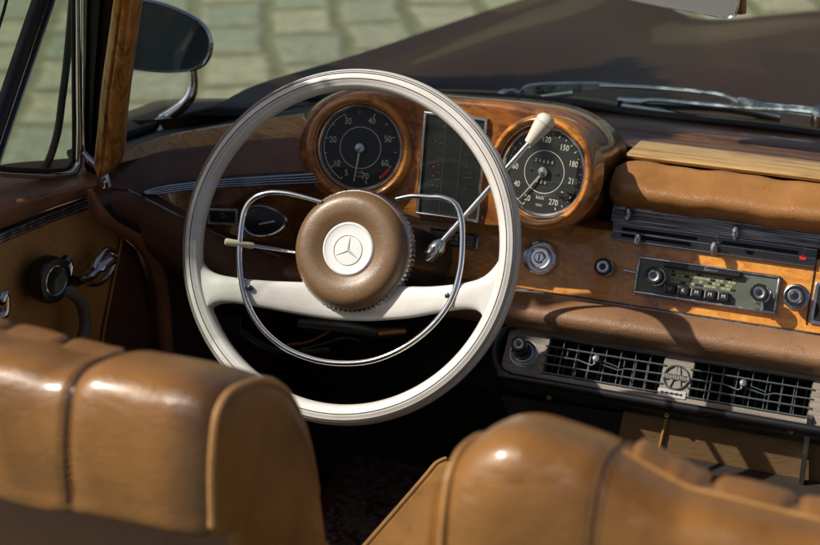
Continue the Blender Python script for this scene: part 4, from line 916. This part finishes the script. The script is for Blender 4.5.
# ================================================================== seats
def seat_outline(XE):
    px = [(206, 520), (205, 480), (207, 440), (212, 408), (224, 387), (243, 376), (264, 372), (283, 382), (297, 405), (309, 440), (318, 485), (326, 545), (333, 620), (335, 700)]
    return [atX(x, y, XE) for x, y in px]
XE = -.205
base = seat_outline(XE)
def yz(p): return V((0, p.y, p.z))
B2 = [yz(p) for p in base]
c0 = V((0, -.60, .93))
def wv_(x, j): return .006*math.sin(x*31+j*.11)*math.sin(j*.09+x*9)+.003*math.sin(x*83+j*.21)
def make_seat(name, label, x0, x1, side, sc_fn, dx=(0, 0), seams=(), grp='front seats'):
    """x0 = outer end, x1 = the other end; sections along X"""
    t = thing(name, V(((x0+x1)/2, -.45, .24)), label, 'car seat', grp)
    body_p = crom(B2, 6)
    # rear lower edge of the bolster tucks in, then the back panel drops
    tuck = [B2[0]+V((0, .0, -.018)), B2[0]+V((0, .03, -.03))]
    rear = crom(tuck[::-1]+B2[:1], 4)[:-1]
    prof = rear+body_p; n = 110; rows = []
    for i in range(n+1):
        x = x0+(x1-x0)*i/n; s_, dz, dyy = sc_fn(x)
        rows.append([V((x, c0.y+(p.y-c0.y)*(s_+wv_(x, j))+dyy, c0.z+(p.z-c0.z)*(s_+wv_(x, j))+dz)) for j, p in enumerate(prof)])
    k = MB(); k.loft(rows)
    o = k.build('backrest', worn(M['seat'], XE-.055, XE-.005) if side > 0 else M['seat'], t, smooth=80)
    return t, rows, prof
# driver seat
def ds(x):
    e_ = (XE-x)                                   # distance from the right end
    s = 1.0; dz = 0; dy = 0
    if e_ < .03: s = .93+.07*math.sqrt(max(0, 1-((.03-e_)/.03)**2))
    if e_ > .10: s -= .02*min(1, (e_-.10)/.02); dz = -.010*min(1, (e_-.10)/.04)
    s -= .035*math.exp(-((e_-.118)/.0045)**2)
    s += .010*math.exp(-((e_-.07)/.035)**2)+.006*math.exp(-((e_-.22)/.06)**2)
    dz += .018*min(1, max(0, e_-.12)/.25)
    return s, dz, dy
t, rows, prof = make_seat('driver_seat', 'tan leather driver seat back with rounded piped end, in front of the steering wheel', XE, -.80, 1, ds)
# end cap (inflated) and piping
endr = rows[0]; cc = sum(endr, V())/len(endr)
k = MB(); bulge = lambda s_: .016*math.sqrt(max(0, 1-s_**2))
kk = [V((XE, -.52, .76))]
ctr = V((XE, -.545, .86)); low = [V((XE, -.30, .55)), V((XE, -.66, .55))]
loop = endr+[low[0], low[1]]
k.loft([[ctr.lerp(p, s_)+V((bulge(s_), 0, 0)) for p in loop] for s_ in (.001, .02, .3, .55, .75, .9, .97, 1)], cu=True); k.build('side_panel', M['seatside'], t, smooth=70)
k = MB(); k.tube([p+V((.002, 0, 0)) for p in endr[6:70]], .0032, 8); k.build('side_piping', M['piping'], t)
# front piping seen along the outline + lower body
k = MB(); k.prism([V((XE-.012, -.48, .80)), V((XE-.012, -.605, .87)), V((XE-.012, -.605, .24)), V((XE-.012, -.44, .24))], V((-.54, 0, 0))); k.build('back_panel', M['dashleather'], t)
def seam(t_, rows, X, i0, i1, r_=.0014, off=.003, name='seam'):
    ri = min(rows, key=lambda r_: abs(r_[0].x-X)); cc_ = V((ri[0].x, -.57, .93)); k = MB()
    pts = [p+(p-cc_).normalized()*off for p in ri[i0:i1]]; k.tube(pts, r_, 6)
    for j, p in enumerate(pts[::1]):
        for s_ in (-1, 1): k.tube([p+V((s_*.003, 0, 0)), p+V((s_*.0055, 0, 0))+(p-cc_).normalized()*.0006], .0007, 4)
    k.build(name, M['stitch'], t_)
seam(t, rows, XE-.118, 6, 50)
# pleated front facing top left of the seam
def pleats(t_, rows_fn, X0, X1, n, dz=0, dy=0, hz=.012):
    for i in range(n):
        xa_, xb_ = X0+(X1-X0)*i/n, X0+(X1-X0)*(i+1)/n; w_ = (xb_-xa_)*.94; rr = []
        for a in range(13):
            x = xa_+w_*a/12; e_ = math.sin(math.pi*a/12)**.22
            row = []
            for b in range(9):
                ph = math.pi*b/8; Yc, Zc = rows_fn(x); row.append(V((x, Yc-.034*math.cos(ph)*(.8+.2*e_)+dy, Zc+hz*math.sin(ph)*(.35+.65*e_)+dz-.006)))
            rr.append(row)
        k = MB(); k.loft(rr); k.build('pleat', M['seat'], t_, smooth=80)
def topYZ(rows): 
    def f(x):
        r_ = min(rows, key=lambda q: abs(q[0].x-x)); p = max(r_, key=lambda q: q.z-.25*q.y*-1); return p.y+.022, p.z-.006
    return f
pleats(t, topYZ(rows), XE-.125, -.80, 9, -.006, .006, .008)
# passenger seat
PX0, PX1 = -.045, .56
def ps(x):
    e_ = x-PX0; s = 1.0; dz = 0; dy = 0
    R_ = .075
    if e_ < R_: u_ = (R_-e_)/R_; s = .58+.42*math.sqrt(max(0, 1-u_**2.2)); dz = -.035*u_**2
    dz += .012*math.exp(-((e_-.05)/.06)**2)
    s -= .018*math.exp(-((e_-.125)/.005)**2)
    if e_ > .12: dz -= .016*min(1, (e_-.12)/.06); s -= .02*min(1, (e_-.12)/.06)
    if e_ > .13: dz -= .075*(e_-.13)
    return s, dz-.003, dy
t2, rows2, prof = make_seat('passenger_seat', 'glossy tan leather passenger seat back with scalloped pleated top, lower right', PX0, PX1, -1, ps)
k = MB(); ri = rows2[0]; k.loft([[V((PX0, -.57, .9)).lerp(p, s_)+V((-.008*(1-s_), 0, 0)) for p in ri] for s_ in (.02, .5, 1)]); k.build('side_panel', M['seat'], t2)
k = MB(); ri = rows2[4]; cc_ = V((ri[0].x, -.57, .9)); k.tube([p+(p-cc_).normalized()*.001+V((-.002, 0, 0)) for p in ri[4:60]], .0024, 8); k.build('side_piping', M['piping'], t2)
seam(t2, rows2, PX0+.125, 6, 62, .0008, .001)
pleats(t2, topYZ(rows2), PX0+.135, PX1, 8, -.004, .004, .012)
k = MB(); cc_ = V((0, -.57, .93)); 
k.tube([V((r_[0].x, 0, 0))+V((0, r_[38].y, r_[38].z))+(V((0, r_[38].y, r_[38].z))-cc_).normalized()*.001 for r_ in rows2[24:]], .0016, 6); k.build('top_piping', M['piping'], t2)
k = MB(); k.prism([V((PX0+.03, -.42, .80)), V((PX0+.03, -.62, .86)), V((PX0+.03, -.66, .24)), V((PX0+.03, -.28, .24))], V((.5, 0, 0))); k.build('back_panel', M['dashleather'], t2)
# centre armrest
ar = thing('center_armrest', atZ(400, 520, .70), 'smooth light tan armrest wedge between the two seats', 'armrest')
pl = [atZ(x, y, .70) for x, y in ((446, 458), (436, 463), (425, 476), (400, 505), (365, 545), (330, 585), (400, 620), (470, 600), (480, 470))]
k = MB(); k.prism(pl, V((0, 0, -.10))); k.build('cushion', M['seatside'], ar, bevel=.006)
k = MB(); k.tube(crom([p+V((0, 0, -.001)) for p in pl[:6]], 5), .0025, 8); k.build('piping', M['piping'], ar)
# rug
rg_ = mat('rug', (.2, .1, .08), 1); tc = N(rg_, 'TexCoord').outputs['Object']; n1 = noise(rg_, 38, 4, .6, .8, tc)
r1 = ramp(rg_, n1.outputs[0], [(.42, (.06, .015, .012)), (.50, (.20, .15, .11)), (.60, (.06, .025, .02))]); L(rg_, r1.outputs[0], pb(rg_).inputs['Base Color'])
k = MB(); c4 = [atZ(x, y, .262) for x, y in ((352, 438), (470, 458), (440, 575), (290, 560))]; ce_ = sum(c4, V())/4
k.prism(c4, V((0, 0, -.012)), 1); k.prism([ce_.lerp(p, .78)+V((0, 0, .006)) for p in c4], V((0, 0, -.008)), 0)
o = k.build('floor_rug', [rg_, mat('rug_border', (.16, .016, .014), 1)]); o['label'] = 'dark red bordered patterned rug on the driver footwell floor'; o['category'] = 'rug'

# ================================================================== unseen tree added so its crown shades the left of the dashboard
def make_stand_in_tree():
    rn = random.Random(11); d = SUN; A = d.cross(V((0, 0, 1))).normalized(); Bv = A.cross(d)
    tr_ = thing('stand_in_tree', (-4.2, -.6, 0), 'unseen broadleaf tree standing left of the car, its crown throwing dappled shade over hood and dashboard', 'stand_in_tree')
    lm = mat('leaf', (.06, .10, .025), .5); bk_ = mat('bark', (.09, .07, .05), .9); nb_ = noise(bk_, 30, 5); bump(bk_, nb_.outputs[0], .01)
    def edge(b):
        pts = [(-.2, -.15), (.10, -.225), (.25, -.240), (.37, -.262), (.395, -.37), (.45, -.372), (.475, -.36), (.60, -.385), (.70, -.43), (.80, -.62), (1.2, -.9)]
        for (b0, a0), (b1, a1) in zip(pts, pts[1:]):
            if b0 <= b <= b1: return a0+(a1-a0)*(b-b0)/(b1-b0)
        return -1
    c = MB(); n = 0
    def leaf(a, b, dist, sz):
        p = A*a+Bv*b-d*dist; q = V((rn.gauss(0, 1), rn.gauss(0, 1), rn.gauss(0, 1))).normalized(); q = (q+d*1.2).normalized()
        u = q.orthogonal().normalized(); w_ = q.cross(u); th = rn.uniform(0, 6.28); u, w_ = u*math.cos(th)+w_*math.sin(th), w_*math.cos(th)-u*math.sin(th)
        c.add([p-u*sz, p-w_*sz*.45-u*.2*sz, p+u*sz*.2-w_*sz*.5, p+u*sz, p+w_*sz*.5+u*.2*sz, p+w_*sz*.45-u*.2*sz], [[0, 1, 2, 3], [0, 3, 4, 5]])
    while n < 3600:
        b = rn.uniform(-.15, .74); a = edge(b)-abs(rn.random())**1.3*.55-.012
        leaf(a, b, rn.uniform(2.3, 3.0), rn.uniform(.022, .04)); n += 1
    for a, b, m_ in ((-.272, .415, 14), (-.268, .455, 9), (-.285, .44, 6), (-.30, .60, 5)):
        for i in range(m_): leaf(a+rn.gauss(0, .006), b+rn.gauss(0, .008), 2.35, .016)
    c.build('crown', lm, tr_)
    k = MB(); P0 = V((-4.2, -.6, 0)); P1 = V((-4.1, -.7, 1.9)); P2 = A*-.9+Bv*.45-d*2.7
    k.tube(crom([P0, P0.lerp(P1, .5)+V((.05, .03, 0)), P1, P1.lerp(P2, .5)+V((0, 0, .12)), P2, A*-.42+Bv*.30-d*2.6], 6), [.19-.18*i/30 for i in range(31)], 12)
    k.build('trunk', bk_, tr_)
make_stand_in_tree()
print('scene built', len(bpy.data.objects))
